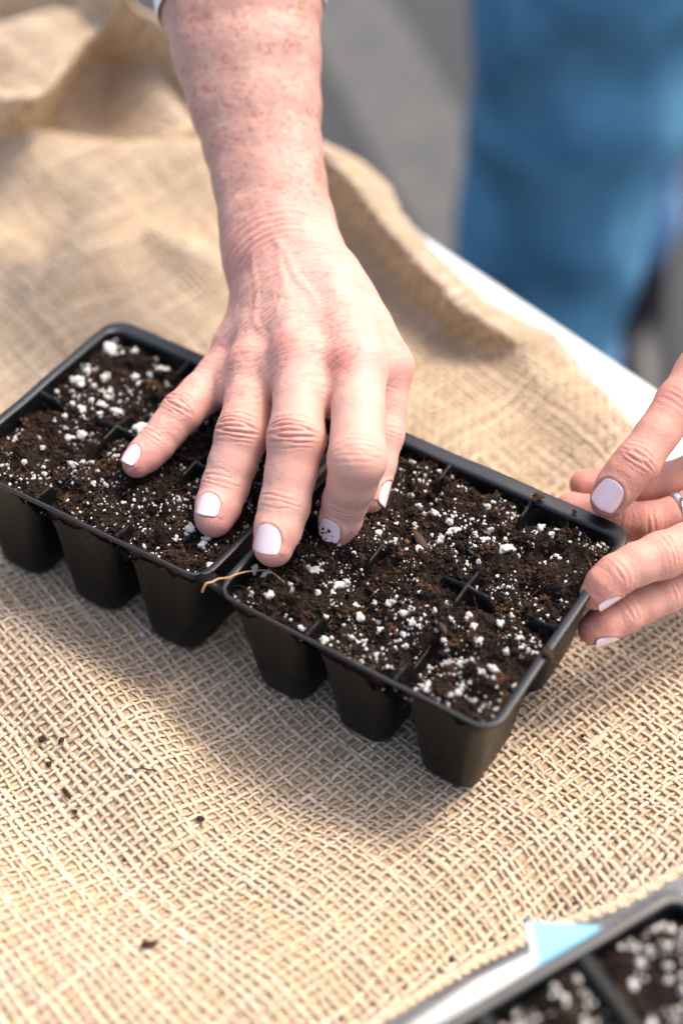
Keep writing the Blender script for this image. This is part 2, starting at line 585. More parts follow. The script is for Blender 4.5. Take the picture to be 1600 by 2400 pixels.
# small tab that still joins the two halves at the front corner
ja = POSE_L(np.array([[TW - 0.5, 0.06, 0.012], [TW - 0.12, 0.75, 0.012]])); jb = POSE_R(np.array([[0.5, 0.06, 0.012], [0.12, 0.75, 0.012]]))
jm = np.array([ja[0], jb[0], jb[1], ja[1]])
add("joining_tab", np.concatenate([jm, jm - [0, 0, 0.1]]), [(0, 1, 2, 3), (7, 6, 5, 4), (0, 4, 5, 1), (1, 5, 6, 2), (2, 6, 7, 3), (3, 7, 4, 0)], MAT['plastic'], tray)

# near tray in the lower right corner
p1 = atz(1600, 2063, 0.2); p0 = atz(1035, 2392, 0.2)
_nd = (p1 - p0); _nd[2] = 0; _nd /= np.linalg.norm(_nd)
_nn = np.array([_nd[1], -_nd[0], 0])              # towards the viewer, into the tray
Rn = np.array([[-_nd[0], _nn[0], 0], [-_nd[1], _nn[1], 0], [0, 0, 1.0]])
if np.linalg.det(Rn) < 0: Rn[:, 0] *= -1
_dv = atz(1372, 2245, 0.2)
g_tmp = pack_geometry((0.48, 0.45, 0.5, 0.45), True)
_s = g_tmp['xs'][1]
_edge = p0 + _nd * ((_dv - p0) @ _nd)             # point of the edge where the divider starts
NP_T = _edge - Rn @ np.array([_s, 0, 0]); NP_T[2] = 0.2
POSE_N = Pose(Rn, NP_T)
near_tray = empty("seedling_tray", (POSE_N(np.array([TW / 2, TD / 2, -CELL_H]))))
tag(near_tray, "blurred black seedling tray cropped by the lower right corner", "seedling tray")
GN = build_pack(near_tray, POSE_N, (0.48, 0.45, 0.5, 0.45), True)

# ------------------------------------------------------------------ the burlap cloth
PITCH = 0.375
CLOTH_Z = -7.10
VIEW_XY = -CR[2][:2] / np.linalg.norm(CR[2][:2])
OVER_XY = VIEW_XY + 0.75 * CR[0][:2] / np.linalg.norm(CR[0][:2]); OVER_XY /= np.linalg.norm(OVER_XY)
def polydist(P, poly):
    """distance, signed side and interpolated 3rd column along a polyline of (x,y,h)"""
    best = np.full(len(P), 1e9); hh = np.zeros(len(P)); sg = np.zeros(len(P))
    for a, b in zip(poly[:-1], poly[1:]):
        d = b[:2] - a[:2]; L2 = d @ d
        t = np.clip(((P - a[:2]) @ d) / L2, 0, 1)
        q = a[:2] + t[:, None] * d
        e = P - q; r = np.hypot(e[:, 0], e[:, 1])
        k = r < best
        best[k] = r[k]; hh[k] = (a[2] + t * (b[2] - a[2]))[k]
        sg[k] = np.sign(d[0] * e[:, 1] - d[1] * e[:, 0])[k]
    return best, hh, sg
def crest(pts):
    out = []
    for x, y, h in pts:
        q = atz(x, y, CLOTH_Z + h)[:2]; p = q.copy()
        for _ in range(6):          # undo the lean given to high folds
            k = p @ np.array([-0.62, 0.78]); hz = max(h - 1.0, 0); far = sstep(17, 24, k); left = sstep(40, 47, k)
            p = q - hz * 0.75 * far * (1 - left) * VIEW_XY - hz * 0.95 * left * OVER_XY
        out.append((*p, h))
    return np.array(out)
# folds: crest points as seen, height, width on the far and near side
FOLDS = [
    (crest([(40, -45, 6.0), (130, -5, 6.4), (205, 28, 6.8), (300, 55, 7.0), (350, 72, 6.6), (400, 110, 5.6), (520, 210, 4.2), (640, 300, 3.4), (765, 360, 4.4), (850, 455, 4.4),
            (925, 548, 4.2), (1000, 632, 3.8), (1080, 715, 3.2), (1160, 762, 2.5), (1230, 800, 1.2)]), 1.7, 0.6),
    (crest([(-160, 265, 5.8), (0, 255, 6.2), (60, 250, 6.4), (110, 215, 6.4), (145, 170, 6.2), (185, 115, 6.0), (240, 82, 5.6)]), 4.6, 0.7),
    (crest([(-200, 140, 6.0), (0, 110, 6.2), (110, 60, 6.4)]), 4.0, 4.0),
    (crest([(330, 140, 3.6), (380, 210, 3.4), (430, 290, 2.8)]), 1.4, 1.8),
    (crest([(-140, 300, 3.2), (0, 304, 3.5), (110, 314, 3.4), (245, 340, 3.0), (345, 356, 2.6), (470, 340, 2.8)]), 0.95, 4.2),
    (crest([(345, 356, 2.2), (280, 430, 2.2), (210, 535, 2.0), (160, 640, 1.6), (120, 740, 1.0)]), 1.8, 1.8),
    (crest([(365, 540, 1.2), (440, 575, 1.4), (515, 625, 1.0)]), 1.1, 1.1),
    (crest([(-60, 560, 1.6), (60, 620, 1.4), (90, 720, 1.0)]), 1.6, 1.6),
    (crest([(-80, 1370, 2.0), (60, 1450, 2.0), (180, 1545, 1.8), (280, 1660, 1.6), (340, 1780, 1.3), (370, 1900, 0.9)]), 1.6, 2.4),
    (crest([(520, 2050, 0.7), (700, 2090, 1.0), (900, 2060, 1.0), (1080, 2020, 0.6)]), 2.6, 3.2),
    (crest([(1180, 1960, 0.4), (1380, 2010, 0.9), (1620, 1975, 1.2)]), 2.0, 1.6),
    (crest([(1240, 800, 1.2), (1290, 880, 1.3), (1390, 1000, 0.9)]), 1.3, 1.2),
    (crest([(-100, 2230, 2.6), (140, 2290, 2.6), (380, 2330, 2.4), (640, 2350, 2.2), (820, 2330, 1.3)]), 3.6, 4.0),
]
SINK = [(atz(330, 2150, CLOTH_Z)[:2], 3.0, -0.5), (atz(930, 640, CLOTH_Z)[:2], 3.0, -0.3)]
def pack_low(P):
    """height of the underside of the trays above/below the cloth plane, with how far each point is from them"""
    out = []
    for pose in (POSE_R, POSE_L):
        q = pose.inv(np.column_stack([P, np.full(len(P), pose.t[2] - CELL_H)]))
        dx = np.maximum(np.maximum(-q[:, 0] + 0.8, q[:, 0] - TW + 0.8), 0); dy = np.maximum(np.maximum(-q[:, 1] + 0.8, q[:, 1] - TD + 0.8), 0)
        dist = np.hypot(dx, dy)
        qq = np.column_stack([np.clip(q[:, 0], 0, TW), np.clip(q[:, 1], 0, TD), np.full(len(q), -CELL_H)])
        out.append((dist, pose(qq)[:, 2]))
    return out
def cloth_z(P):
    z = np.zeros(len(P))
    hi = np.zeros(len(P))
    for poly, far, near in FOLDS:
        d, h, s = polydist(P, poly)
        # 'far' side is the side away from the viewer
        w = np.where(s * np.sign(poly[-1][0] - poly[0][0]) > 0, far, near)
        hi = np.maximum(hi, 0) + h * np.exp(-0.5 * (d / w) ** 2) - np.minimum(np.maximum(hi, 0), h * np.exp(-0.5 * (d / w) ** 2)) * 0.75
    z += hi
    for c, r, a in SINK:
        z += a * np.exp(-0.5 * (((P - c) ** 2).sum(1)) / r ** 2)
    z += 0.33 * n2(P[:, 0], P[:, 1], 7.0, 1.7) + 0.10 * n2(P[:, 0], P[:, 1], 2.6, 4.1)
    z = np.maximum(z, -0.10 + 0.05 * n2(P[:, 0], P[:, 1], 2.0, 9.0))
    for dist, zb in pack_low(P):
        lim = zb - 0.22 - CLOTH_Z
        k = 1 - sstep(0.0, 3.2, dist)
        target = np.where(dist < 3.2, np.maximum(lim, -0.1), z)
        z = z * (1 - k) + target * k
    # over the far table edge the cloth falls
    e = (np.column_stack([P, np.zeros(len(P))]) - EA) @ EN - 0.6
    over = np.maximum(e, 0)
    z = z - np.where(over > 0, 0.9 * over ** 1.25, 0)
    return CLOTH_Z + z
TH = math.radians(-17)
CU = np.array([math.cos(TH), math.sin(TH)]); CV = np.array([-math.sin(TH), math.cos(TH)])
def cloth_xy(u, v):
    x = u * CU[0] + v * CV[0]; y = u * CU[1] + v * CV[1]
    dx = 0.8 * n2(x, y, 15.0, 21.0) + 0.09 * n2(x, y, 3.5, 22.0)
    dy = 0.9 * n2(x, y, 15.0, 31.0) + 0.09 * n2(x, y, 3.5, 32.0)
    return np.stack([x + dx, y + dy], -1)
def cloth_pos(u, v):
    sh = u.shape
    P = cloth_xy(u.ravel(), v.ravel())
    z = cloth_z(P)
    # high folds lean over towards the viewer
    far = sstep(17, 24, P @ np.array([-0.62, 0.78]))
    hz = np.maximum(z - CLOTH_Z - 1.0, 0)
    left = sstep(40, 47, P @ np.array([-0.62, 0.78]))
    P = P + (hz * 0.75 * far * (1 - left))[:, None] * VIEW_XY + (hz * 0.95 * left)[:, None] * OVER_XY
    return np.column_stack([P, z]).reshape(*sh, 3)
CLOTH_POLY = np.array([tuple(atz(x, y, CLOTH_Z)[:2]) for x, y in
    [(800, 2475), (925, 2400), (1020, 2335), (1120, 2265), (1220, 2215), (1300, 2178), (1440, 2140), (1600, 2062)]] +
    [(27.5, 10), (30, 18), (16.5, 21.5)] +
    [tuple(atz(x, y, CLOTH_Z + h)[:2]) for x, y, h in [(1560, 1075, 0), (1504, 995, 0), (1417, 903, 0.1), (1349, 823, 0.2), (1297, 771, 0.2), (1217, 737, 0.3), (1136, 720, 0.4), (1044, 634, .6), (987, 576, .7), (940, 515, 0.8)]] +
    [tuple((EA + EN * k + ED * s)[:2]) for k, s in ((5, -9), (8, -30), (8, -75))] +
    [(-70, -5), (-20, -30), (4, -26)])
def in_poly(P, poly):
    x, y = P[:, 0], P[:, 1]; c = np.zeros(len(P), bool)
    a = poly; b = np.roll(poly, -1, 0)
    for (x0, y0), (x1, y1) in zip(a, b):
        if y0 == y1: continue
        k = ((y0 > y) != (y1 > y)) & (x < (x1 - x0) * (y - y0) / (y1 - y0) + x0)
        c ^= k
    return c
def project(P):
    c = (P - CAM) @ CR.T
    return 800 + FPX * c[..., 0] / c[..., 2], 1200 + FPX * c[..., 1] / c[..., 2]

def weave(family, root):
    """all yarns of one direction as a single mesh of woven tubes"""
    P_ = PITCH
    U0, U1, V0, V1 = -72, 40, -34, 46
    SEG, SIDES = 3, 5
    if family == 'warp':
        ni = int((U1 - U0) / P_); nk = int((V1 - V0) / P_) * SEG
    else:
        ni = int((V1 - V0) / P_); nk = int((U1 - U0) / P_) * SEG
    idx = np.arange(ni)[:, None]; kk = np.arange(nk + 1)[None, :]
    along = kk * (P_ / SEG)
    across = idx * P_ + np.zeros_like(along)
    r0 = np.random.default_rng(11 if family == 'warp' else 12)
    ph = r0.random((ni, 1)) * 50
    jit = 0.055 * np.sin(along * 0.9 + ph) + 0.05 * np.sin(along * 0.37 + ph * 3.1) + 0.03 * np.sin(along * 2.3 + ph * 1.7) + (r0.random((ni, 1)) - 0.5) * 0.09
    if family == 'warp':
        u = U0 + across + jit; v = V0 + along + np.zeros_like(across)
    else:
        v = V0 + across + jit; u = U0 + along + np.zeros_like(across)
    # coarse test which samples are on the cloth and near the view
    XY = cloth_xy(u.ravel(), v.ravel())
    px, py = project(np.column_stack([XY, np.full(len(XY), CLOTH_Z)]))
    ok = in_poly(XY, CLOTH_POLY) & (px > -420) & (px < 2020) & (py > -700) & (py < 2800)
    # nothing to see right under the tray
    ok = ok.reshape(u.shape)
    pos = np.zeros((*u.shape, 3)); nrm = np.zeros_like(pos)
    sel = ok
    e = 0.12
    p0 = cloth_pos(u[sel], v[sel]); pu = cloth_pos(u[sel] + e, v[sel]); pv = cloth_pos(u[sel], v[sel] + e)
    n = np.cross(pu - p0, pv - p0); n /= np.linalg.norm(n, axis=1)[:, None] + 1e-9
    phase = np.pi * (along / P_ + idx + (0 if family == 'warp' else 1))
    amp = 0.048
    wv = amp * np.cos(phase) if family == 'warp' else amp * np.cos(phase)
    # crossings sit where the other family's yarns run
    p0 = p0 + n * wv[sel][:, None]
    pos[sel] = p0; nrm[sel] = n
    T = np.zeros_like(pos)
    T[:, 1:-1] = pos[:, 2:] - pos[:, :-2]; T[:, 0] = pos[:, 1] - pos[:, 0]; T[:, -1] = pos[:, -1] - pos[:, -2]
    okn = ok.copy(); okn[:, 1:-1] &= ok[:, 2:] & ok[:, :-2]
    T /= np.linalg.norm(T, axis=2)[..., None] + 1e-9
    S = np.cross(nrm, T); S /= np.linalg.norm(S, axis=2)[..., None] + 1e-9
    Nn = np.cross(T, S)
    thick = (0.84 + 0.36 * r0.random((ni, 1))) * (1 + 0.16 * np.sin(along * 0.8 + ph * 2) + 0.12 * np.sin(along * 3.1 + ph) * np.sin(along * 0.21 + ph * 5))
    slub = r0.random((ni, nk + 1)); slub = np.where(slub > 0.9982, 0.75, 0.0)
    ker = np.exp(-0.5 * (np.arange(-8, 9) / 2.6) ** 2)
    slub = np.apply_along_axis(lambda a: np.convolve(a, ker, 'same'), 1, slub)
    thick = thick + slub
    tw = along * 5.0 + ph
    rings = []; uvs = []
    for s in range(SIDES):
        a = 2 * np.pi * s / SIDES
        jr = thick * (0.86 + 0.28 * r0.random(thick.shape))
        rings.append(pos + S * (0.097 * jr * math.cos(a))[..., None] + Nn * (0.047 * jr * math.sin(a))[..., None])
        uvs.append(np.stack([along * 0.8 + idx * 3.7, s / SIDES * 2 + tw * 0.35 + np.zeros_like(along)], -1))
    V = np.stack(rings, 2); UV = np.stack(uvs, 2)      # ni, nk+1, SIDES, 3
    vid = -np.ones(ok.shape, int); vid[okn] = np.arange(okn.sum())
    Vf = V[okn].reshape(-1, 3); UVf = UV[okn].reshape(-1, 2)
    a = vid[:, :-1]; b = vid[:, 1:]; k = (a >= 0) & (b >= 0)
    a = a[k] * SIDES; b = b[k] * SIDES
    F = []
    for s in range(SIDES):
        t = (s + 1) % SIDES
        F.append(np.column_stack([a + s, a + t, b + t, b + s]))
    F = np.concatenate(F)
    tone = (0.84 + 0.30 * r0.random((ni, 1))) * (1 + 0.10 * np.sin(along * 0.15 + ph))
    warm = 1 + 0.06 * (r0.random((ni, 1)) - 0.5) + np.zeros_like(along)
    col = np.stack([tone, tone * warm, tone * warm ** 2], -1)
    col = np.repeat(col[okn], SIDES, axis=0)
    o = add("warp_yarn" if family == 'warp' else "weft_yarn", Vf, F, MAT['jute'], root, uv=UVf, color=col)
    tag(o, kind="stuff")
    return o
cloth = empty("burlap_cloth", (0, 4, TABLE_Z))
tag(cloth, "rumpled tan burlap cloth spread over the white table", "cloth")
def lower_layer():
    """the sack's second layer, seen through the open weave"""
    st = 0.45
    U, V_ = np.meshgrid(np.arange(-60, 36, st), np.arange(-30, 44, st), indexing='ij')
    XY = cloth_xy(U.ravel(), V_.ravel())
    px, py = project(np.column_stack([XY, np.full(len(XY), CLOTH_Z)]))
    ok = in_poly(XY, CLOTH_POLY) & (px > -420) & (px < 2020) & (py > -700) & (py < 2800)
    ok = ok.reshape(U.shape); k = ok.copy()
    k[1:] &= ok[:-1]; k[:-1] &= ok[1:]; k[:, 1:] &= ok[:, :-1]; k[:, :-1] &= ok[:, 1:]
    vid = -np.ones(U.shape, int); vid[k] = np.arange(k.sum())
    P = cloth_pos(U[k], V_[k]); P[:, 2] -= 0.090
    q = np.stack([vid[:-1, :-1], vid[1:, :-1], vid[1:, 1:], vid[:-1, 1:]], -1).reshape(-1, 4)
    q = q[(q >= 0).all(1)]
    o = add("lower_layer", P, q, MAT['jute2'], cloth, uv=np.column_stack([U[k], V_[k]]))
lower_layer()
weave('warp', cloth)
weave('weft', cloth)

def rolled_hem():
    q = []
    pts = [atz(x, y, CLOTH_Z)[:2] for x, y in [(780, 2490), (925, 2400), (1020, 2335), (1120, 2265), (1220, 2215), (1300, 2178), (1440, 2140), (1600, 2062)]] + [np.array([27.5, 10.0])]
    pts = np.array(pts)
    t = np.linspace(0, len(pts) - 1, 260)
    P = np.column_stack([np.interp(t, np.arange(len(pts)), pts[:, k]) for k in (0, 1)])
    for _ in range(40): P[1:-1] = (P[:-2] + P[2:] + 2 * P[1:-1]) / 4
    z = cloth_z(P)
    c = np.column_stack([P, z + 0.02])
    T = np.gradient(c, axis=0); T /= np.linalg.norm(T, axis=1)[:, None]
    A = np.cross(T, [0, 0, 1]); A /= np.linalg.norm(A, axis=1)[:, None]; B = np.cross(A, T)
    V = []; UV = []; n = 10
    for i in range(len(c)):
        for s_ in range(n):
            a = 2 * math.pi * s_ / n
            r = 0.20 * (1 + 0.22 * math.sin(i * 0.9 + 2 * a) + 0.15 * math.sin(i * 2.3 + a))
            V.append(c[i] + A[i] * r * 1.15 * math.cos(a) + B[i] * r * 0.85 * math.sin(a)); UV.append((i * 0.12 + s_ * 0.1, s_ / n * 3 + i * 0.2))
    F = [(i * n + k, i * n + (k + 1) % n, (i + 1) * n + (k + 1) % n, (i + 1) * n + k) for i in range(len(c) - 1) for k in range(n)]
    add("rolled_hem", V, F, MAT['jute'], cloth, uv=UV, color=np.ones((len(V), 3)) * 0.95)
rolled_hem()

def hair_tubes(P0, D, L, rad, bend, segs=3, sides=3):
    """many thin bent fibres: P0 (n,3), direction D (n,3), bend (n,3)"""
    n = len(P0)
    D = D / np.linalg.norm(D, axis=1)[:, None]
    A = np.cross(D, np.array([0.3, 0.5, 0.81])); A /= np.linalg.norm(A, axis=1)[:, None]
    B = np.cross(D, A)
    V = []; F = []
    for k in range(segs + 1):
        t = k / segs
        c = P0 + D * (L * t)[:, None] + bend * (L * t * t)[:, None]
        r = rad * (1 - 0.6 * t)
        for s in range(sides):
            a = 2 * math.pi * s / sides
            V.append(c + A * (r * math.cos(a))[:, None] + B * (r * math.sin(a))[:, None])
    V = np.stack(V, 1).reshape(-1, 3)
    base = np.arange(n)[:, None] * (segs + 1) * sides
    for k in range(segs):
        for s in range(sides):
            t = (s + 1) % sides
            F.append(np.stack([base[:, 0] + k * sides + s, base[:, 0] + k * sides + t, base[:, 0] + (k + 1) * sides + t, base[:, 0] + (k + 1) * sides + s], 1))
    return V, np.concatenate(F)

def fuzz():
    n = 42000
    r = np.random.default_rng(5)
    u = r.uniform(-30, 34, n); v = r.uniform(-26, 24, n)
    XY = cloth_xy(u, v)
    P = np.column_stack([XY, np.full(n, CLOTH_Z)])
    px, py = project(P)
    k = in_poly(XY, CLOTH_POLY) & (px > -100) & (px < 1700) & (py > 1000) & (py < 2500)
    u, v = u[k], v[k]
    n = len(u)
    p = cloth_pos(u, v)
    L = r.uniform(0.12, 0.55, n)
    D = r.normal(0, 1, (n, 3)); D[:, 2] = np.abs(D[:, 2]) * 0.45 + 0.05
    bend = r.normal(0, 0.5, (n, 3))
    p[:, 2] += 0.05
    V, F = hair_tubes(p, D, L, np.full(n, 0.0068), bend)
    o = add("loose_fibre", V, F, MAT['jute'], cloth, uv=np.zeros((len(V), 2)), color=np.ones((len(V), 3)) * 1.1)
    tag(o, kind="stuff")
fuzz()

ICO = {}
for sub in (1, 2, 3):
    b = bmesh.new(); bmesh.ops.create_icosphere(b, subdivisions=sub, radius=1.0)
    b.verts.ensure_lookup_table()
    ICO[sub] = (np.array([v.co for v in b.verts]), np.array([[v.index for v in f.verts] for f in b.faces])); b.free()

def ico_cloud(P, S, rot_seed, sub=1, rough=0.35, flat=0.75):
    """many small irregular lumps as one mesh"""
    r = np.random.default_rng(rot_seed)
    v0, f0 = ICO[sub]; n = len(P)
    A = r.normal(0, 1, (n, 3, 3)); Qm, _ = np.linalg.qr(A)
    sc = S[:, None, None] * r.uniform(0.6, 1.25, (n, 1, 3)) * (1 + rough * r.normal(0, 0.5, (n, len(v0), 1)))
    V = np.einsum('nij,nkj->nki', Qm, v0[None] * sc)
    V[:, :, 2] *= flat
    V = V + P[:, None, :]
    F = f0[None] + (np.arange(n) * len(v0))[:, None, None]
    return V.reshape(-1, 3), F.reshape(-1, 3), len(v0)

# ------------------------------------------------------------------ hands (smooth distance fields)
def smin(a, b, k):
    h = np.clip(0.5 + 0.5 * (b - a) / k, 0, 1)
    return b * (1 - h) + a * h - k * h * (1 - h)
def chain_sdf(P, nodes, k=0.12):
    """nodes (n,4): xyz r; tapered capsules joined smoothly; parts far from this batch of points are skipped"""
    out = None
    lo = P.min(0); hi = P.max(0); c = (lo + hi) / 2; R_ = np.linalg.norm(hi - lo) / 2
    for a, b in zip(nodes[:-1], nodes[1:]):
        d = b[:3] - a[:3]; dd = d @ d
        tc = min(max((c - a[:3]) @ d / dd, 0), 1)
        if np.linalg.norm(c - a[:3] - tc * d) - R_ - max(a[3], b[3]) > 1.1: continue
        e = P - a[:3]
        t = np.clip((e @ d) / dd, 0, 1)
        e = e - t[:, None] * d
        e = np.sqrt(np.einsum('ij,ij->i', e, e)) - (a[3] + t * (b[3] - a[3]))
        out = e if out is None else smin(out, e, k)
    return out if out is not None else np.full(len(P), 9.0)
def nodes_px(l):
    return np.array([(*atd(x, y, d), r) for x, y, d, r in l])

def surface_nets(F, h, org, axes):
    """naive surface nets of a sampled field; returns vertices and quads"""
    ins = F < 0
    nx, ny, nz = F.shape
    c = ins[:-1, :-1, :-1].astype(np.int8)
    c = c.copy()
    for dx in (0, 1):
        for dy in (0, 1):
            for dz in (0, 1):
                if dx + dy + dz == 0: continue
                c += ins[dx:nx - 1 + dx, dy:ny - 1 + dy, dz:nz - 1 + dz]
    I = np.argwhere((c > 0) & (c < 8))
    idx = -np.ones((nx - 1, ny - 1, nz - 1), np.int32)
    idx[I[:, 0], I[:, 1], I[:, 2]] = np.arange(len(I))
    acc = np.zeros((len(I), 3)); cnt = np.zeros(len(I))
    corners = [(a, b, d) for a in (0, 1) for b in (0, 1) for d in (0, 1)]
    val = {k: F[I[:, 0] + k[0], I[:, 1] + k[1], I[:, 2] + k[2]] for k in corners}
    for a in corners:
        for ax in range(3):
            if a[ax] == 0:
                b = list(a); b[ax] = 1; b = tuple(b)
                va, vb = val[a], val[b]
                m_ = (va < 0) != (vb < 0)
                t = np.where(m_, va / np.where(m_, va - vb, 1), 0)
                p = np.tile(np.array(a, float), (len(I), 1)); p[:, ax] += t
                acc += p * m_[:, None]; cnt += m_
    V = I + acc / cnt[:, None]
    quads = []
    for ax in range(3):
        o1, o2 = (ax + 1) % 3, (ax + 2) % 3
        s0 = [slice(None)] * 3; s1 = [slice(None)] * 3
        s0[ax] = slice(0, -1); s1[ax] = slice(1, None)
        A = ins[tuple(s0)]; B = ins[tuple(s1)]
        E = np.argwhere(A != B)
        ok = (E[:, o1] > 0) & (E[:, o2] > 0) & (E[:, o1] < F.shape[o1] - 1) & (E[:, o2] < F.shape[o2] - 1)
        E = E[ok]
        flip = A[E[:, 0], E[:, 1], E[:, 2]]
        def cell(d1, d2):
            e = E.copy(); e[:, o1] += d1; e[:, o2] += d2
            return idx[e[:, 0], e[:, 1], e[:, 2]]
        q = np.stack([cell(-1, -1), cell(0, -1), cell(0, 0), cell(-1, 0)], 1)
        q[~flip] = q[~flip][:, ::-1]
        quads.append(q)
    Q = np.concatenate(quads)
    W_ = org + (V * h) @ axes
    return W_, Q

def field_mesh(sdf, pts, margin, h, main_dir):
    """mesh of sdf around a cloud of control points, in a box turned along main_dir"""
    a0 = main_dir / np.linalg.norm(main_dir)
    a1 = np.cross(a0, [0, 0, 1]); a1 /= np.linalg.norm(a1); a2 = np.cross(a0, a1)
    axes = np.array([a0, a1, a2])
    q = pts[:, :3] @ axes.T
    lo = (q - pts[:, 3:4]).min(0) - margin; hi = (q + pts[:, 3:4]).max(0) + margin
    K = 4
    n = np.ceil((hi - lo) / (h * K)).astype(int) + 1
    C_ = np.stack(np.meshgrid(*[np.arange(k) for k in n], indexing='ij'), -1).reshape(-1, 3)
    org = lo @ axes
    PC = org + (C_ * h * K) @ axes
    dc = np.concatenate([sdf(PC[i:i + 4000]) for i in range(0, len(PC), 4000)]).reshape(n)
    fine = np.repeat(np.repeat(np.repeat(dc, K, 0), K, 1), K, 2)[:(n[0] - 1) * K + 1, :(n[1] - 1) * K + 1, :(n[2] - 1) * K + 1].astype(np.float32)
    near = (np.abs(dc) < h * K * 1.8)
    nf = np.repeat(np.repeat(np.repeat(near, K, 0), K, 1), K, 2)[:fine.shape[0], :fine.shape[1], :fine.shape[2]]
    I = np.argwhere(nf)
    for s in range(0, len(I), 12000):
        ii = I[s:s + 12000]
        fine[ii[:, 0], ii[:, 1], ii[:, 2]] = sdf(org + (ii * h) @ axes)
    return surface_nets(fine, h, org, axes)

def vertex_normals(V, Q):
    n = np.cross(V[Q[:, 2]] - V[Q[:, 0]], V[Q[:, 3]] - V[Q[:, 1]])
    N = np.zeros_like(V)
    for k in range(4): np.add.at(N, Q[:, k], n)
    return N / (np.linalg.norm(N, axis=1)[:, None] + 1e-12)

TOCAM = lambda p: (CAM - p) / np.linalg.norm(CAM - p)
IMR, IMD, IMF = CR[0], CR[1], CR[2]

class Joint:
    """a crease site: point, finger direction (towards the tip), back-of-finger direction, radius"""
    def __init__(s, p, ax, n, r, lines, amp=0.035, spread=0.9):
        s.p = p; s.a = ax / np.linalg.norm(ax)
        n = n - (n @ s.a) * s.a; s.n = n / np.linalg.norm(n); s.b = np.cross(s.a, s.n)
        s.r = r; s.lines = lines; s.amp = amp; s.spread = spread
def crease_displacement(V, joints):
    D = np.zeros(len(V))
    for j in joints:
        e = V - j.p
        near = np.linalg.norm(e, axis=1) < 3.2 * j.r
        e = e[near]
        s = e @ j.a; b = e @ j.b; d = e @ j.n
        w = sstep(0.05, 0.55, d / j.r) * np.exp(-0.5 * (s / (j.spread * j.r)) ** 2)
        bb = np.zeros(len(s))
        for q, (off, curve, depth, sig) in enumerate(j.lines):
            wob = 0.035 * np.sin(b * 2.6 + q * 1.9 + j.p[0] * 9) + 0.016 * np.sin(b * 6.5 + q * 3.3 + j.p[1] * 7)
            so = off * j.r + curve * b * b / j.r + wob
            ext = sstep(0.95, 0.45, np.abs(b / j.r + 0.15 * math.sin(q * 3.7)))
            bb -= depth * ext * np.exp(-0.5 * ((s - so) / sig) ** 2)
            bb += 0.45 * depth * ext * np.exp(-0.5 * ((s - so - 2.1 * sig) / (1.3 * sig)) ** 2)
            bb += 0.45 * depth * ext * np.exp(-0.5 * ((s - so + 2.1 * sig) / (1.3 * sig)) ** 2)
        D[near] += w * bb * j.amp
    return D
PIP_LINES = [(-0.52, 0.22, 0.7, 0.035), (-0.30, 0.20, 1.0, 0.04), (-0.10, 0.10, 1.15, 0.045), (0.08, -0.02, 1.0, 0.045), (0.27, -0.16, 1.1, 0.045), (0.47, -0.22, 0.7, 0.035), (0.66, -0.25, 0.4, 0.03)]
DIP_LINES = [(-0.42, 0.14, 0.5, 0.03), (-0.18, 0.06, 0.85, 0.035), (0.05, -0.04, 0.7, 0.032), (0.28, -0.10, 0.6, 0.03)]
MCP_LINES = [(-0.75, 0.1, 0.5, 0.05), (-0.45, 0.06, 0.6, 0.045), (-0.15, 0.05, 0.5, 0.045), (0.15, 0.0, 0.7, 0.05), (0.45, -0.1, 0.8, 0.05), (0.7, -0.12, 0.8, 0.05), (0.95, -0.15, 0.6, 0.045)]

class Nail:
    def __init__(s, tipnode, dipnode, back, length, width, shift, r):
        """tip centre, previous joint, back direction, plate length/width, offset of the plate centre from the tip centre (towards the joint)"""
        s.a = (tipnode - dipnode) / np.linalg.norm(tipnode - dipnode)
        n = back - (back @ s.a) * s.a; s.n = n / np.linalg.norm(n); s.b = np.cross(s.a, s.n)
        s.c = tipnode - s.a * shift; s.L = length; s.W = width; s.r = r
    def local(s, V):
        e = V - s.c
        return e @ s.a, e @ s.b, e @ s.n
    def inside(s, u, w):
        """signed roundness of the plate outline: <0 inside"""
        q = u / (s.L / 2); hw = s.W / 2 * (1 - 0.10 * np.clip(-q, 0, 1) ** 2 - 0.05 * np.clip(q, 0, 1) ** 2)
        a = np.abs(w) / hw
        prox = np.clip(-q, 0, 5); dist_ = np.clip(q, 0, 5)
        f1 = (a ** 2.6 + prox ** 2.6) ** (1 / 2.6); f2 = (a ** 5 + dist_ ** 5) ** 0.2
        return np.where(q < 0, f1, f2) - 1
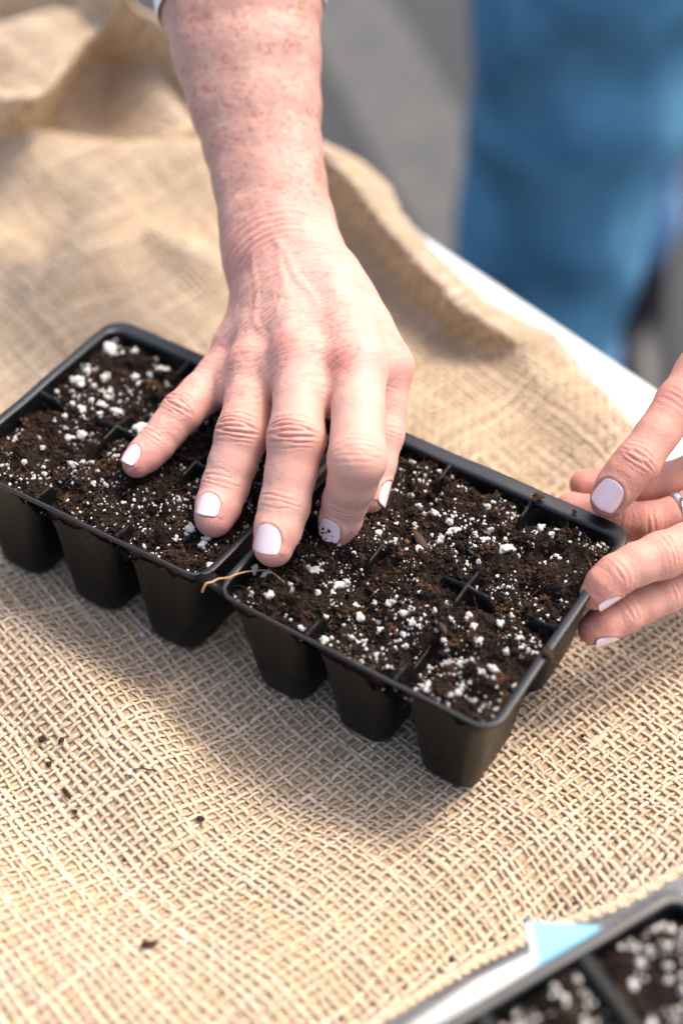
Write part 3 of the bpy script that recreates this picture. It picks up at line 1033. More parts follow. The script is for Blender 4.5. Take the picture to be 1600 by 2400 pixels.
def nail_mesh(nl, sdf, lift=0.018, thick=0.05):
    """a curved plate seated on the fingertip"""
    nu, nw = 18, 17
    top = []
    qs = np.linspace(-1, 1, nu); ws = np.linspace(-1, 1, nw)
    P = np.zeros((nu, nw, 3))
    for i, q in enumerate(qs):
        # half width from the outline at this q
        if q < 0: hw = (1 - min(abs(q), 0.9999) ** 2.6) ** (1 / 2.6)
        else: hw = (1 - min(abs(q), 0.9999) ** 5) ** 0.2
        hw = max(hw, 0.16) * (1 - 0.10 * max(-q, 0) ** 2 - 0.05 * max(q, 0) ** 2)
        for j, w in enumerate(ws):
            qq = q
            u = qq * nl.L / 2; x = w * hw * nl.W / 2
            P[i, j] = nl.c + nl.a * u + nl.b * x
    flat = P.reshape(-1, 3)
    # height of the skin above the axis at plate centre, then an even arch
    ts = np.linspace(0, 2.0 * nl.r, 60)
    cen = np.array([nl.c + nl.a * (q * nl.L / 2) for q in qs])
    hs = []
    for c in cen:
        d = sdf(c + ts[:, None] * nl.n)
        k = np.argmax(d > 0); hs.append(ts[k] if d[k] > 0 else nl.r)
    hs = np.array(hs)
    co = np.polyfit(qs[:12], hs[:12], 1)
    # straight along the finger with a slight droop at the free edge
    hq = np.polyval(co, qs) - 0.02 * np.maximum(qs - 0.2, 0) ** 2 * nl.r + lift
    h0 = hs[5]
    hq = np.maximum(hq, np.minimum(hs, h0) * 0.9)
    R_ = 0.92 * nl.r
    w_abs = ((flat - nl.c) @ nl.b).reshape(nu, nw)
    arch = R_ - np.sqrt(np.maximum(R_ ** 2 - w_abs ** 2, 0.04))
    H = hq[:, None] - arch
    topv = P + nl.n * H[..., None]
    botv = topv - nl.n * thick
    V = np.concatenate([topv.reshape(-1, 3), botv.reshape(-1, 3)])
    F = []; N = nu * nw
    for i in range(nu - 1):
        for j in range(nw - 1):
            a = i * nw + j
            F.append((a, a + 1, a + nw + 1, a + nw)); F.append((N + a, N + a + nw, N + a + nw + 1, N + a + 1))
    rim = [i for i in range(nw)] + [i * nw + nw - 1 for i in range(1, nu)] + [(nu - 1) * nw + j for j in range(nw - 2, -1, -1)] + [i * nw for i in range(nu - 2, 0, -1)]
    for a, b in zip(rim, rim[1:] + rim[:1]):
        F.append((a, N + a, N + b, b))
    return V, F
def nail_displacement(V, nails):
    D = np.zeros(len(V))
    for nl in nails:
        u, w, d = nl.local(V)
        near = (np.abs(u) < nl.L * 1.2) & (np.abs(w) < nl.W * 1.2) & (d > 0.1 * nl.r)
        f = nl.inside(u[near], w[near])
        ridge = 0.045 * np.exp(-0.5 * ((f - 0.16) / 0.12) ** 2) * np.where(u[near] > nl.L * 0.38, 0.1, 1.0)
        bed = -0.06 * sstep(0.06, -0.08, f)
        D[near] += ridge + bed
    return D

def skin_color(V, N, reds, base, freck=None):
    """albedo of skin: base tone, blood-red areas (point, radius, strength), mottling, freckles mask"""
    col = np.tile(np.array(base), (len(V), 1))
    mott = fbm(V / 0.55, 3)[:, None]
    col = col * (1 + 0.05 * mott * np.array([0.5, 1.0, 1.0]))
    big = fbm(V / 1.7 + 31, 2)[:, None]
    col = col * (1 - np.clip(big, 0, 1) * np.array([0.02, 0.10, 0.09]))
    red = np.zeros(len(V))
    for p, r, s in reds:
        red = np.maximum(red, s * np.exp(-0.5 * ((V - p) ** 2).sum(1) / r ** 2))
    red = red * (1 + 0.35 * fbm(V / 0.4 + 5, 2))
    red = np.clip(red, 0, 1)[:, None]
    col = col * (1 - red * np.array([0.05, 0.40, 0.38]))
    if freck is not None:
        f = fbm(V / 0.19 + 50, 3) + 0.45 * fbm(V / 0.8 + 70, 2)
        fm = sstep(0.30, 0.75, f) * freck
        col = col * (1 - fm[:, None] * np.array([0.20, 0.33, 0.40]))
        f2 = fbm(V / 0.35 + 90, 2); wm = sstep(0.25, 0.8, f2) * freck
        col = col * (1 + wm[:, None] * np.array([0.09, 0.17, 0.19]))
        b3 = fbm(V / 1.1 + 120, 3); col = col * (1 - (sstep(0.1, 0.8, b3) * freck)[:, None] * np.array([0.04, 0.09, 0.09]))
    return col
SKIN = (0.615, 0.355, 0.288)

def add_nail(nl, sdf, parent):
    V, F = nail_mesh(nl, sdf)
    o = add("nail", V, F, MAT['nail'], parent)
    b = o.modifiers.new("bevel", 'BEVEL'); b.width = 0.00018; b.segments = 2; b.limit_method = 'ANGLE'; b.angle_limit = math.radians(50)
    return o

person = empty("person", atz(1430, 815, -80))
tag(person, "person in white sleeves and blue jeans pressing soil into the tray, pale pink nails", "person")

def right_hand():
    mid = nodes_px([(703, 838, 62.4, 1.22), (701, 930, 61.4, 1.10), (695, 1028, 60.4, 1.24), (681, 1110, 60.4, 1.08), (667, 1184, 60.3, 1.07), (652, 1238, 60.1, 1.0), (641, 1282, 59.95, 0.85)])
    rng_ = nodes_px([(600, 858, 63.9, 1.18), (584, 935, 63.0, 1.05), (567, 1020, 62.1, 1.16), (546, 1085, 62.0, 1.05), (528, 1140, 61.9, 1.03), (512, 1185, 61.6, 0.98), (502, 1213, 61.4, 0.86)])
    pin = nodes_px([(522, 880, 66.0, 1.08), (470, 925, 65.0, 0.98), (424, 969, 64.2, 0.95), (394, 1005, 64.0, 0.86), (366, 1040, 63.8, 0.84), (342, 1065, 63.6, 0.79), (322, 1084, 63.4, 0.69)])
    ind = nodes_px([(842, 862, 61.8, 1.20), (840, 965, 60.2, 1.12), (837, 1076, 58.9, 1.22), (826, 1130, 59.7, 1.05), (810, 1172, 60.5, 0.97), (798, 1215, 61.1, 0.92), (790, 1240, 61.5, 0.80)])
    thu = nodes_px([(775, 655, 65.6, 1.45), (850, 770, 64.4, 1.30), (908, 862, 63.6, 1.15), (903, 945, 63.5, 0.93), (893, 1018, 63.3, 1.0), (878, 1090, 63.0, 0.92), (866, 1160, 62.7, 0.80)])
    # back of the hand and wrist
    pal = [nodes_px([(592, 585, 67.4, 1.45), (612, 710, 66.9, 1.35), (560, 820, 66.4, 1.2), (530, 885, 66.2, 1.05)]),
           nodes_px([(640, 590, 66.8, 1.65), (640, 720, 65.6, 1.45), (604, 852, 64.0, 1.18)]),
           nodes_px([(670, 590, 66.4, 1.7), (690, 710, 64.7, 1.5), (704, 836, 62.5, 1.25)]),
           nodes_px([(712, 590, 66.1, 1.6), (780, 715, 64.4, 1.5), (842, 855, 61.9, 1.25)]),
           nodes_px([(725, 600, 66.3, 1.5), (800, 720, 65.2, 1.5), (885, 845, 63.7, 1.2)]),
           nodes_px([(800, 760, 65.2, 1.3), (850, 880, 63.6, 1.1)])]
    web = [nodes_px([(705, 905, 62.0, 0.72), (770, 925, 61.75, 0.92), (838, 905, 61.6, 0.72)]),
           nodes_px([(590, 905, 63.6, 0.7), (645, 885, 63.05, 0.92), (702, 905, 62.0, 0.7)]),
           nodes_px([(500, 905, 65.6, 0.66), (548, 908, 64.5, 0.85), (590, 910, 63.7, 0.66)])]
    fill = [nodes_px([(838, 868, 62.25, 1.12), (770, 862, 62.5, 1.12), (702, 858, 62.85, 1.12), (650, 858, 63.5, 1.1), (600, 868, 64.2, 1.08), (560, 878, 65.2, 1.0), (525, 890, 66.2, 0.95)]),
            nodes_px([(820, 800, 63.2, 1.25), (745, 780, 63.8, 1.3), (670, 780, 64.3, 1.3), (600, 790, 65.6, 1.2)]),
            nodes_px([(770, 700, 64.9, 1.4), (700, 690, 65.3, 1.4), (640, 700, 65.9, 1.35)])]
    arm = []
    edges = [(-230, 338, 748, 71.6), (-120, 352, 752, 71.0), (20, 379, 752, 70.2), (130, 405, 752, 69.7), (255, 447, 751, 69.1), (350, 480, 754, 68.6), (430, 501, 764, 68.0), (520, 513, 783, 67.3), (590, 524, 800, 66.8)]
    A, B, C_ = [], [], []
    for y, xl, xr, d in edges:
        half = (xr - xl) / 2 * d / FPX; r = half * 0.62
        rp = r * FPX / d; cx = (xl + xr) / 2
        A.append((xl + rp, y, d + 0.2, r * 0.97)); B.append((xr - rp, y, d, r * 0.97)); C_.append((cx, y, d - half * 0.06, r * 1.02))
    arm = [nodes_px(A), nodes_px(B), nodes_px(C_)]
    hand_n = np.cross(ind[0, :3] - pin[0, :3], nodes_px([(660, 590, 66.4, 1)])[0, :3] - mid[0, :3])
    hand_n /= np.linalg.norm(hand_n)
    if hand_n @ TOCAM(mid[0, :3]) < 0: hand_n = -hand_n
    knuck = [(mid[0, :3] + hand_n * 0.55 + IMD * -0.1, 0.86), (ind[0, :3] + hand_n * 0.5, 0.85), (rng_[0, :3] + hand_n * 0.42, 0.82), (pin[0, :3] + hand_n * 0.34, 0.74)]
    wr = [nodes_px([(x, 600, 65.0, 1)])[0, :3] for x in (625, 655, 685, 712)]
    tend = []
    for (kp, kr), w in zip([knuck[3], knuck[2], knuck[0], knuck[1]], wr):
        a = kp + hand_n * (kr - 0.42); b = w
        mid_ = (a + b) / 2 + hand_n * 0.02
        tend.append(np.array([(*a, 0.28), (*mid_, 0.20), (*b, 0.2)]))
    fingers = [mid, rng_, pin, ind]
    def base(P):
        d = None
        for c in pal + fill + arm + web:
            e = chain_sdf(P, c, 0.4)
            d = e if d is None else smin(d, e, 0.62)
        for kp, kr in knuck:
            d = smin(d, np.linalg.norm(P - kp, axis=1) - kr, 0.55)
        for t in tend:
            d = smin(d, chain_sdf(P, t, 0.2) + 0.10, 0.35)
        return d
    def sdf(P):
        b = base(P); out = None
        for f in fingers:
            e = smin(b, chain_sdf(P, f, 0.22), 0.42)
            out = e if out is None else smin(out, e, 0.05)
        e = smin(b, chain_sdf(P, thu, 0.25), 0.5)
        return smin(out, e, 0.05)
    allp = np.concatenate(fingers + [thu] + pal + arm)
    V, Q = field_mesh(sdf, allp, 0.5, 0.066, arm[2][0, :3] - mid[-1, :3])
    N = vertex_normals(V, Q)
    # finger backs
    def back(p, roll): return TOCAM(p) * 0.75 + np.array([0, 0, 0.5]) - IMR * roll
    J = []
    for f, roll, am in ((mid, 0.30, 1.0), (rng_, 0.35, 1.0), (pin, 0.45, 0.9)):
        for k, lines, amp, sp in ((2, PIP_LINES, 0.085, 0.85), (4, DIP_LINES, 0.055, 0.85)):
            ax = f[k + 1, :3] - f[k - 1, :3]
            J.append(Joint(f[k, :3], ax, back(f[k, :3], roll), f[k, 3], lines, amp * am, sp))
    ax = ind[2, :3] - ind[1, :3]
    J.append(Joint(ind[2, :3], ax + 0.5 * (ind[3, :3] - ind[2, :3]), back(ind[2, :3], 0.05), ind[2, 3], PIP_LINES, 0.030, 0.8))
    J.append(Joint(ind[4, :3], ind[5, :3] - ind[3, :3], back(ind[4, :3], 0.2), ind[4, 3], DIP_LINES, 0.05, 0.8))
    J.append(Joint(thu[4, :3], thu[5, :3] - thu[3, :3], back(thu[4, :3], -0.6), thu[4, 3], DIP_LINES, 0.03, 0.8))
    for f in (mid, rng_, ind, pin):
        J.append(Joint(f[0, :3] + hand_n * 0.2, f[1, :3] - f[0, :3] + 0.3 * (f[0, :3] - wr[1]), hand_n, f[0, 3], MCP_LINES, 0.016, 1.0))
    wc = nodes_px([(655, 600, 66.3, 1)])[0, :3]
    axw = mid[0, :3] - wc
    J.append(Joint(wc, axw, hand_n + TOCAM(wc) * 0.5, 2.4, [(-0.55, .05, .5, .05), (-0.42, 0.08, .7, .06), (-0.28, 0.10, 1.0, .06), (-0.12, 0.12, 1.2, .07), (0.02, 0.15, .9, .06), (0.15, 0.2, 1.2, .07), (0.3, 0.2, .7, .06), (0.42, .2, .5, .05)], 0.034, 0.5))
    dips = {'mid': mid, 'ring': rng_, 'pin': pin, 'ind': ind, 'thu': thu}
    nails = [Nail(mid[-1, :3], mid[4, :3], back(mid[-1, :3], 0.42), 1.2, 1.16, 0.12, 0.93),
             Nail(rng_[-1, :3], rng_[4, :3], back(rng_[-1, :3], 0.48), 0.98, 1.06, 0.20, 0.92),
             Nail(pin[-1, :3], pin[4, :3], back(pin[-1, :3], 0.75), 0.92, 0.82, -0.05, 0.73),
             Nail(ind[-1, :3], ind[4, :3], TOCAM(ind[-1, :3]) + np.array([0, 0, 0.15]) - IMR * 0.30, 1.15, 1.05, 0.50, 0.86),
             Nail(thu[-1, :3], thu[4, :3], TOCAM(thu[-1, :3]) * 0.18 + IMR * 1.0, 1.2, 1.15, 0.12, 0.86)]
    D = crease_displacement(V, J) + nail_displacement(V, nails)
    # fine criss-cross lines and veins on the back of the hand
    e1 = axw / np.linalg.norm(axw); e2 = np.cross(hand_n, e1)
    s, b = (V - wc) @ e1, (V - wc) @ e2
    dor = sstep(0.15, 0.7, N @ hand_n)
    ln = -np.abs(np.sin(s * 13.5 + 1.2 * np.sin(b * 2.1) + 0.8 * fbm(V / 0.5, 2))) ** 0.5 * 0.017
    hb = sstep(-1.0, 0.5, s) * sstep(7.5, 6.0, s)
    vein = np.zeros(len(V))
    for k, (off, fr, phs) in enumerate(((0.3, 0.9, 0.0), (-0.9, 0.7, 1.7), (1.1, 0.8, 4.0))):
        line = off + 0.35 * np.sin(s * fr + phs) + 0.12 * np.sin(s * 2.3 + phs)
        vein += 0.045 * np.exp(-0.5 * ((b - line) / 0.13) ** 2) * sstep(0.2, 1.0, s) * sstep(5.4, 4.2, s)
    D += dor * (ln * hb + vein * 0.9)
    q1 = fbm(np.column_stack([s / 0.33 + 0.25 * b, b / 1.5, 0 * s + 3.3]), 3); q2 = fbm(np.column_stack([(s * 0.8 + b * 0.6) / 0.45, (b * 0.8 - s * 0.6) / 1.3, 0 * s + 7.7]), 2)
    wl = sstep(0.80, 0.99, 1 - np.abs(q1)) + 0.6 * sstep(0.84, 0.99, 1 - np.abs(q2))
    wmask = sstep(-0.1, 0.5, N @ hand_n) * sstep(-5.0, -1.0, s) * sstep(10.5, 8.0, s)
    D -= 0.022 * wl * wmask
    D += 0.012 * fbm(V / 0.35, 2) * dor + 0.05 * fbm(V / 1.6 + 9, 2) * sstep(0.5, -1.5, s)
    D += sstep(-1.0, -2.0, s) * (-0.010 * np.abs(np.sin(s * 5.0 + 2.0 * fbm(V / 0.9 + 40, 2)))) * sstep(-22, -12, s * 0 - 12)
    V = V + N * D[:, None]
    reds = []
    for f, w in ((mid, 1.0), (rng_, 0.9), (pin, 0.8), (ind, 0.9)):
        reds.append((f[2, :3], 0.85, 0.42 * w)); reds.append((f[4, :3], 0.6, 0.28 * w)); reds.append((f[-1, :3] - IMF * 0.1 + IMD * 0.3, 0.85, 0.65))
        reds.append((f[0, :3] + hand_n * 0.9, 0.85, 0.30 * w))
    reds += [(knuck[0][0] + hand_n * 0.8, 0.55, 0.62), (knuck[1][0] + hand_n * 0.8 + IMD * .4, 0.5, 0.58), (thu[2, :3], 1.0, 0.35),
             (nodes_px([(560, 640, 66.5, 1)])[0, :3], 1.1, 0.5), (nodes_px([(668, 455, 66.3, 1)])[0, :3], 0.35, 0.75), (nodes_px([(755, 440, 66.6, 1)])[0, :3], 0.5, 0.4), (nodes_px([(535, 600, 66.0, 1)])[0, :3], 0.8, 0.5),
             (thu[-1, :3], 0.7, 0.5)]
    fre = sstep(0.6, -2.5, s) * 0.9 + 0.18 * hb
    col = skin_color(V, N, reds, SKIN, fre)
    col = col * (1 - sstep(0.8, -3.0, s)[:, None] * np.array([0.26, 0.25, 0.25]))      # tanner forearm, darkened further in colour to curb the strong sun on it
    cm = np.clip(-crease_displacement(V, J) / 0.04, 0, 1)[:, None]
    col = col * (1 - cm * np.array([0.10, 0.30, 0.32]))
    col = col * (1 - (wl * wmask)[:, None] * np.array([0.04, 0.12, 0.13]))
    # yellower, slightly darker skin just past the bent index finger's middle joint
    q = np.exp(-0.5 * ((V - (ind[3, :3] + ind[4, :3]) / 2) ** 2).sum(1) / 0.55 ** 2)[:, None]
    col = col * (1 - q * np.array([0.12, 0.08, 0.30]))
    # darker moles
    for (mx, my, md, mr) in ((483, 35, 66.6, 0.22), (484, 208, 66.2, 0.15)):
        p = nodes_px([(mx, my, md, 1)])[0, :3]
        dray = TOCAM(p); e = V - p; perp = np.linalg.norm(e - (e @ dray)[:, None] * dray, axis=1)
        col = col * (1 - (0.45 * np.exp(-0.5 * (perp / mr) ** 2) * (N @ dray > 0))[:, None] * np.array([0.7, 1, 1]))
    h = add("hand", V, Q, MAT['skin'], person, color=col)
    tag(h, "freckled right forearm and hand, fingers spread on the soil")
    no = [add_nail(nl, sdf, h) for nl in nails]
    nl = nails[3]; Vn, _ = nail_mesh(nl, sdf)
    rr = np.random.default_rng(4); tp = Vn[:18 * 17].reshape(18, 17, 3)
    P = np.array([tp[rr.integers(5, 17), rr.integers(3, 14)] for _ in range(11)]) + nl.n * 0.02
    Vs, Fs, _k = ico_cloud(P, rr.uniform(0.03, 0.07, 11), 8, 1, 0.6)
    near = np.where((np.linalg.norm(V - ind[-1, :3], axis=1) < 1.25) | (np.linalg.norm(V - thu[-1, :3], axis=1) < 1.1) | (np.linalg.norm(V - mid[-1, :3] - IMD * 0.6, axis=1) < 0.6))[0]
    pk = rr.choice(near, 46)
    V2, F2, _k = ico_cloud(V[pk], rr.uniform(0.015, 0.05, 46), 9, 1, 0.6)
    Fs = np.concatenate([Fs, F2 + len(Vs)]); Vs = np.concatenate([Vs, V2])
    tag(add("soil_speck", Vs, Fs, MAT['crumb'], h, smooth=False, color=np.tile((0.03, 0.012, 0.008), (len(Vs), 1))), kind="stuff")
    return arm, sdf, nails
ARM, RSDF, RNAILS = right_hand()

def sleeve():
    """open cuff of a white sleeve around the top of the forearm"""
    l, r_, c = ARM
    V = []; F = []; n = 36
    rings = [(-520, 0.75, 0.0), (-300, 0.6, 0.0), (-160, 0.45, 0.0), (-130, 0.45, 0), (-60, 0.5, 0), (-5, 0.62, 0), (26, 0.66, 0), (30, 0.58, 0), (26, 0.50, 0), (-30, 0.40, 0)]
    ax = (c[2, :3] - c[0, :3]); ax /= np.linalg.norm(ax)
    cen0 = c[2, :3]
    t0 = TOCAM(cen0); t0 = t0 - (t0 @ ax) * ax; t0 /= np.linalg.norm(t0)
    side = np.cross(ax, t0)
    if side @ IMR < 0: side = -side
    y_to = lambda y: (y - 20) / 55.0
    half = np.linalg.norm(r_[2, :3] - l[2, :3]) / 2 + l[2, 3]
    for y, g, _ in rings:
        s = y_to(y)
        hw = half * (1 - 0.028 * s) + g * 0.55; tk = l[2, 3] * 1.06 + g * 0.6
        for i in range(n):
            a = 2 * math.pi * i / n
            # the front of the cuff sits higher up the arm than its sides
            front = max(math.sin(a), 0) ** 2
            p = (l[2, :3] + r_[2, :3]) / 2 + ax * (s - 1.05 * front) + side * hw * math.cos(a) + t0 * tk * math.sin(a)
            p = p + t0 * 0.06 * math.sin(5 * a + s)
            V.append(p)
    m_ = len(rings)
    for k in range(m_ - 1):
        for i in range(n):
            j = (i + 1) % n
            F.append((k * n + i, k * n + j, (k + 1) * n + j, (k + 1) * n + i))
    o = add("sleeve", V, F, MAT['sleeve'], person)
    s = o.modifiers.new("sub", 'SUBSURF'); s.levels = s.render_levels = 1
sleeve()

def left_hand():
    thu = nodes_px([(1425, 1171, 62.0, 0.80), (1446, 1140, 61.8, 0.92), (1468, 1110, 61.6, 0.93), (1492, 1083, 61.6, 0.99), (1538, 1018, 61.9, 0.92), (1592, 945, 62.4, 1.08), (1655, 880, 63.2, 1.35)])
    ind = nodes_px([(1397, 1391, 59.9, 0.70), (1416, 1369, 59.8, 0.80), (1442, 1347, 59.8, 0.86), (1490, 1323, 60.1, 0.90), (1548, 1302, 60.5, 1.0), (1605, 1282, 61.0, 1.0), (1720, 1235, 62.6, 1.2)])
    mid = nodes_px([(1392, 1475, 61.0, 0.72), (1416, 1462, 61.0, 0.80), (1462, 1437, 61.2, 0.86), (1505, 1413, 61.5, 0.86), (1555, 1387, 61.9, 0.94), (1610, 1358, 62.4, 0.98), (1720, 1285, 63.6, 1.2)])
    rin = nodes_px([(1338, 1192, 65.2, 0.78), (1385, 1205, 65.0, 0.85), (1450, 1218, 64.8, 0.9), (1520, 1226, 64.6, 0.95), (1585, 1212, 64.6, 0.98), (1640, 1190, 64.8, 1.05), (1750, 1130, 65.4, 1.3)])
    pin = nodes_px([(1370, 1136, 66.3, 0.72), (1420, 1140, 66.3, 0.8), (1500, 1140, 66.2, 0.86), (1570, 1128, 66.2, 0.9), (1650, 1100, 66.2, 1.0), (1760, 1060, 66.6, 1.3)])
    pal = [nodes_px([(1655, 880, 63.2, 1.35), (1790, 830, 65.2, 1.7), (1980, 760, 69.0, 2.4)]),
           nodes_px([(1720, 1235, 62.8, 1.25), (1800, 1080, 65.0, 1.8), (2000, 820, 69.0, 2.4)]),
           nodes_px([(1720, 1285, 63.8, 1.25), (1810, 1110, 66.0, 1.8), (2000, 830, 69.5, 2.4)]),
           nodes_px([(1750, 1130, 65.6, 1.4), (2000, 800, 69.8, 2.4)]),
           nodes_px([(1760, 1060, 66.8, 1.35), (2000, 780, 70.0, 2.4)])]
    fingers = [thu, ind, mid, rin, pin]
    def base(P):
        d = None
        for c in pal:
            e = chain_sdf(P, c, 0.4); d = e if d is None else smin(d, e, 0.8)
        return d
    def sdf(P):
        b = base(P); out = None
        for f in fingers:
            e = smin(b, chain_sdf(P, f, 0.22), 0.5)
            out = e if out is None else smin(out, e, 0.05)
        return out
    allp = np.concatenate(fingers + pal)
    V, Q = field_mesh(sdf, allp, 0.5, 0.08, pal[0][-1, :3] - ind[0, :3])
    N = vertex_normals(V, Q)
    tb = TOCAM(thu[3, :3]) - IMR * 0.12
    J = [Joint(thu[3, :3], thu[2, :3] - thu[4, :3], tb, 0.98, PIP_LINES, 0.055, 0.75),
         Joint(thu[5, :3], thu[4, :3] - thu[6, :3], tb, 1.1, MCP_LINES, 0.03, 1.2)]
    pl = [(-0.1, 0.05, 1.2, 0.05), (0.15, -0.05, 0.9, 0.045), (-0.55, 0.1, 0.6, 0.035), (0.6, 0.1, 0.5, 0.035)]
    for f, k in ((ind, 4), (ind, 2), (mid, 4), (mid, 2), (rin, 3), (rin, 2)):
        J.append(Joint(f[k, :3], f[k - 1, :3] - f[k + 1, :3], TOCAM(f[k, :3]) - IMR * 0.2, f[k, 3], pl, 0.05, 0.9))
    bk = 0.55 * IMR + 0.85 * IMD - IMF * 0.38
    nails = [Nail(thu[0, :3], thu[2, :3], TOCAM(thu[0, :3]) - IMR * 0.18 + np.array([0, 0, .2]), 1.42, 1.26, 0.30, 0.92),
             Nail(ind[0, :3], ind[2, :3], bk, 1.05, 0.95, 0.10, 0.80),
             Nail(mid[0, :3], mid[2, :3], bk, 1.05, 0.95, 0.12, 0.80)]
    D = crease_displacement(V, J) + nail_displacement(V, nails)
    D += 0.010 * fbm(V / 0.3, 2)
    V = V + N * D[:, None]
    reds = [(f[0, :3], 0.95, 0.6) for f in (ind, mid, rin, pin)] + [(thu[3, :3], 0.9, 0.35), (thu[5, :3], 1.3, 0.45), (rin[3, :3], 1.2, 0.5), (rin[4, :3], 1.0, 0.4), (mid[3, :3], 0.8, 0.3), (ind[4, :3], 0.7, 0.25), (thu[0, :3], 0.7, 0.4)]
    col = skin_color(V, N, reds, (0.55, 0.29, 0.222), None)  # base tone below SKIN: this hand's shade is put into its colour
    h = add("hand", V, Q, MAT['skin'], person, color=col)
    tag(h, "left hand gripping the tray's far corner, thumb on the rim")
    for nl in nails: add_nail(nl, sdf, h)
    # finger ring
    c = rin[4, :3] + (rin[5, :3] - rin[4, :3]) * 0.12; ax = rin[5, :3] - rin[3, :3]; ax /= np.linalg.norm(ax)
    e1 = np.cross(ax, [0, 0, 1]); e1 /= np.linalg.norm(e1); e2 = np.cross(ax, e1)
    V = []; F = []; n = 48
    prof = [(1.03, -0.19), (1.10, -0.17), (1.135, -0.06), (1.135, 0.06), (1.10, 0.17), (1.03, 0.19), (0.97, 0.17), (0.97, -0.17)]
    for i in range(n):
        a = 2 * math.pi * i / n
        for r, s in prof:
            V.append(c + ax * s + (e1 * math.cos(a) + e2 * math.sin(a)) * r)
    m_ = len(prof)
    for i in range(n):
        for k in range(m_):
            F.append((i * m_ + k, i * m_ + (k + 1) % m_, ((i + 1) % n) * m_ + (k + 1) % m_, ((i + 1) % n) * m_ + k))
    tag(add("ring", V, F, MAT['silver'], h), "plain silver finger ring")
left_hand()

def trouser_leg(name, rows, plane_pt, mat, name_hem=None, seed=0):
    """cloth tube from picture rows (y, left x, right x) on an upright plane through plane_pt"""
    nrm = np.array([IMF[0], IMF[1], 0]); nrm /= np.linalg.norm(nrm)
    V = []; F = []; n = 40
    side = np.cross(nrm, [0, 0, 1])
    if side @ IMR < 0: side = -side
    dense = []
    for a, b in zip(rows[:-1], rows[1:]):
        for k in range(5): dense.append(tuple(np.array(a) + (np.array(b) - np.array(a)) * k / 5))
    dense.append(rows[-1])
    for y, xl, xr in dense:
        L = []
        for x in (xl, xr):
            r = ray(x, y); t = ((plane_pt - CAM) @ nrm) / (r @ nrm); L.append(CAM + r * t)
        c = (L[0] + L[1]) / 2; hw = np.linalg.norm(L[1] - L[0]) / 2
        for i in range(n):
            a = 2 * math.pi * i / n
            V.append(c + side * hw * math.cos(a) + nrm * hw * 0.85 * math.sin(a))
    V = np.array(V)
    # soft folds
    d = 1.1 * fbm(np.column_stack([V[:, 0] / 9, V[:, 1] / 9, V[:, 2] / 16]) + seed, 3) + 0.5 * np.sin(V[:, 2] * 0.42 + 2.5 * fbm(V / 12 + seed, 1))
    cc = V.reshape(-1, n, 3).mean(1, keepdims=True).repeat(n, 1).reshape(-1, 3)
    e = V - cc; e[:, 2] = 0; e /= np.linalg.norm(e, axis=1)[:, None]
    V = V + e * d[:, None]
    m_ = len(dense)
    for k in range(m_ - 1):
        for i in range(n):
            j = (i + 1) % n
            F.append((k * n + i, k * n + j, (k + 1) * n + j, (k + 1) * n + i))
    o = add(name, V, F, mat, person)
    s = o.modifiers.new("sub", 'SUBSURF'); s.levels = s.render_levels = 1
    return V.reshape(m_, n, 3)
def legs():
    front = atz(1380, 840, -76)
    trouser_leg("trouser_leg", [(-420, 1150, 1850), (-200, 1130, 1745), (0, 1115, 1672), (170, 1100, 1632), (350, 1084, 1582), (520, 1066, 1525), (660, 1052, 1482), (740, 1046, 1458), (790, 1044, 1440)], front, MAT['denim'], seed=3)
    hem = trouser_leg("trouser_hem", [(748, 1040, 1462), (775, 1038, 1452), (808, 1036, 1444), (838, 1040, 1436)], front, MAT['hem'], seed=3)
    rear = front + np.array([IMF[0], IMF[1], 0]) / np.linalg.norm(IMF[:2]) * 7
    trouser_leg("trouser_leg", [(-420, 1500, 1880), (-100, 1480, 1780), (200, 1462, 1690), (380, 1450, 1625), (480, 1445, 1592), (560, 1440, 1568), (625, 1440, 1545)], rear, MAT['hem'], seed=11)
    # dark ankle boot below the rear leg
    nrm = np.array([IMF[0], IMF[1], 0]); nrm /= np.linalg.norm(nrm)
    side = np.cross(nrm, [0, 0, 1]); side = side if side @ IMR > 0 else -side
    def on(x, y, pl):
        r = ray(x, y); return CAM + r * (((pl - CAM) @ nrm) / (r @ nrm))
    top = on(1488, 600, rear); bot = on(1478, 800, rear)
    V = []; F = []; n = 28
    zs = np.linspace(0, 1, 12)
    for t in zs:
        z = top[2] * (1 - t) + (-79.9) * t
        c = top * (1 - t) + bot * t; c[2] = z
        toe = sstep(0.45, 0.9, t) * 13
        for i in range(n):
            a = 2 * math.pi * i / n
            fwd = -math.sin(a)
            V.append(c + side * (4.2 + 0.6 * t) * math.cos(a) - nrm * (5.0 * fwd + (toe * max(fwd, 0))))
    for k in range(len(zs) - 1):
        for i in range(n):
            j = (i + 1) % n
            F.append((k * n + i, k * n + j, (k + 1) * n + j, (k + 1) * n + i))
    F.append(tuple(range((len(zs) - 1) * n, len(zs) * n)))
    add("boot", V, F, MAT['boot'], person)
    V = []; F = []
    top = on(1330, 800, front); bot = on(1320, 850, front)
    for t in zs:
        c = top * (1 - t) + bot * t; c[2] = top[2] * (1 - t) + (-79.9) * t
        toe = sstep(0.3, 0.9, t) * 14
        for i in range(n):
            a = 2 * math.pi * i / n; fwd = -math.sin(a)
            V.append(c + side * (4.4 + 0.4 * t) * math.cos(a) - nrm * (5.2 * fwd + toe * max(fwd, 0)))
    for k in range(len(zs) - 1):
        for i in range(n):
            j = (i + 1) % n
            F.append((k * n + i, k * n + j, (k + 1) * n + j, (k + 1) * n + i))
    F.append(tuple(range((len(zs) - 1) * n, len(zs) * n)))
    add("boot", V, F, MAT['boot'], person)
legs()

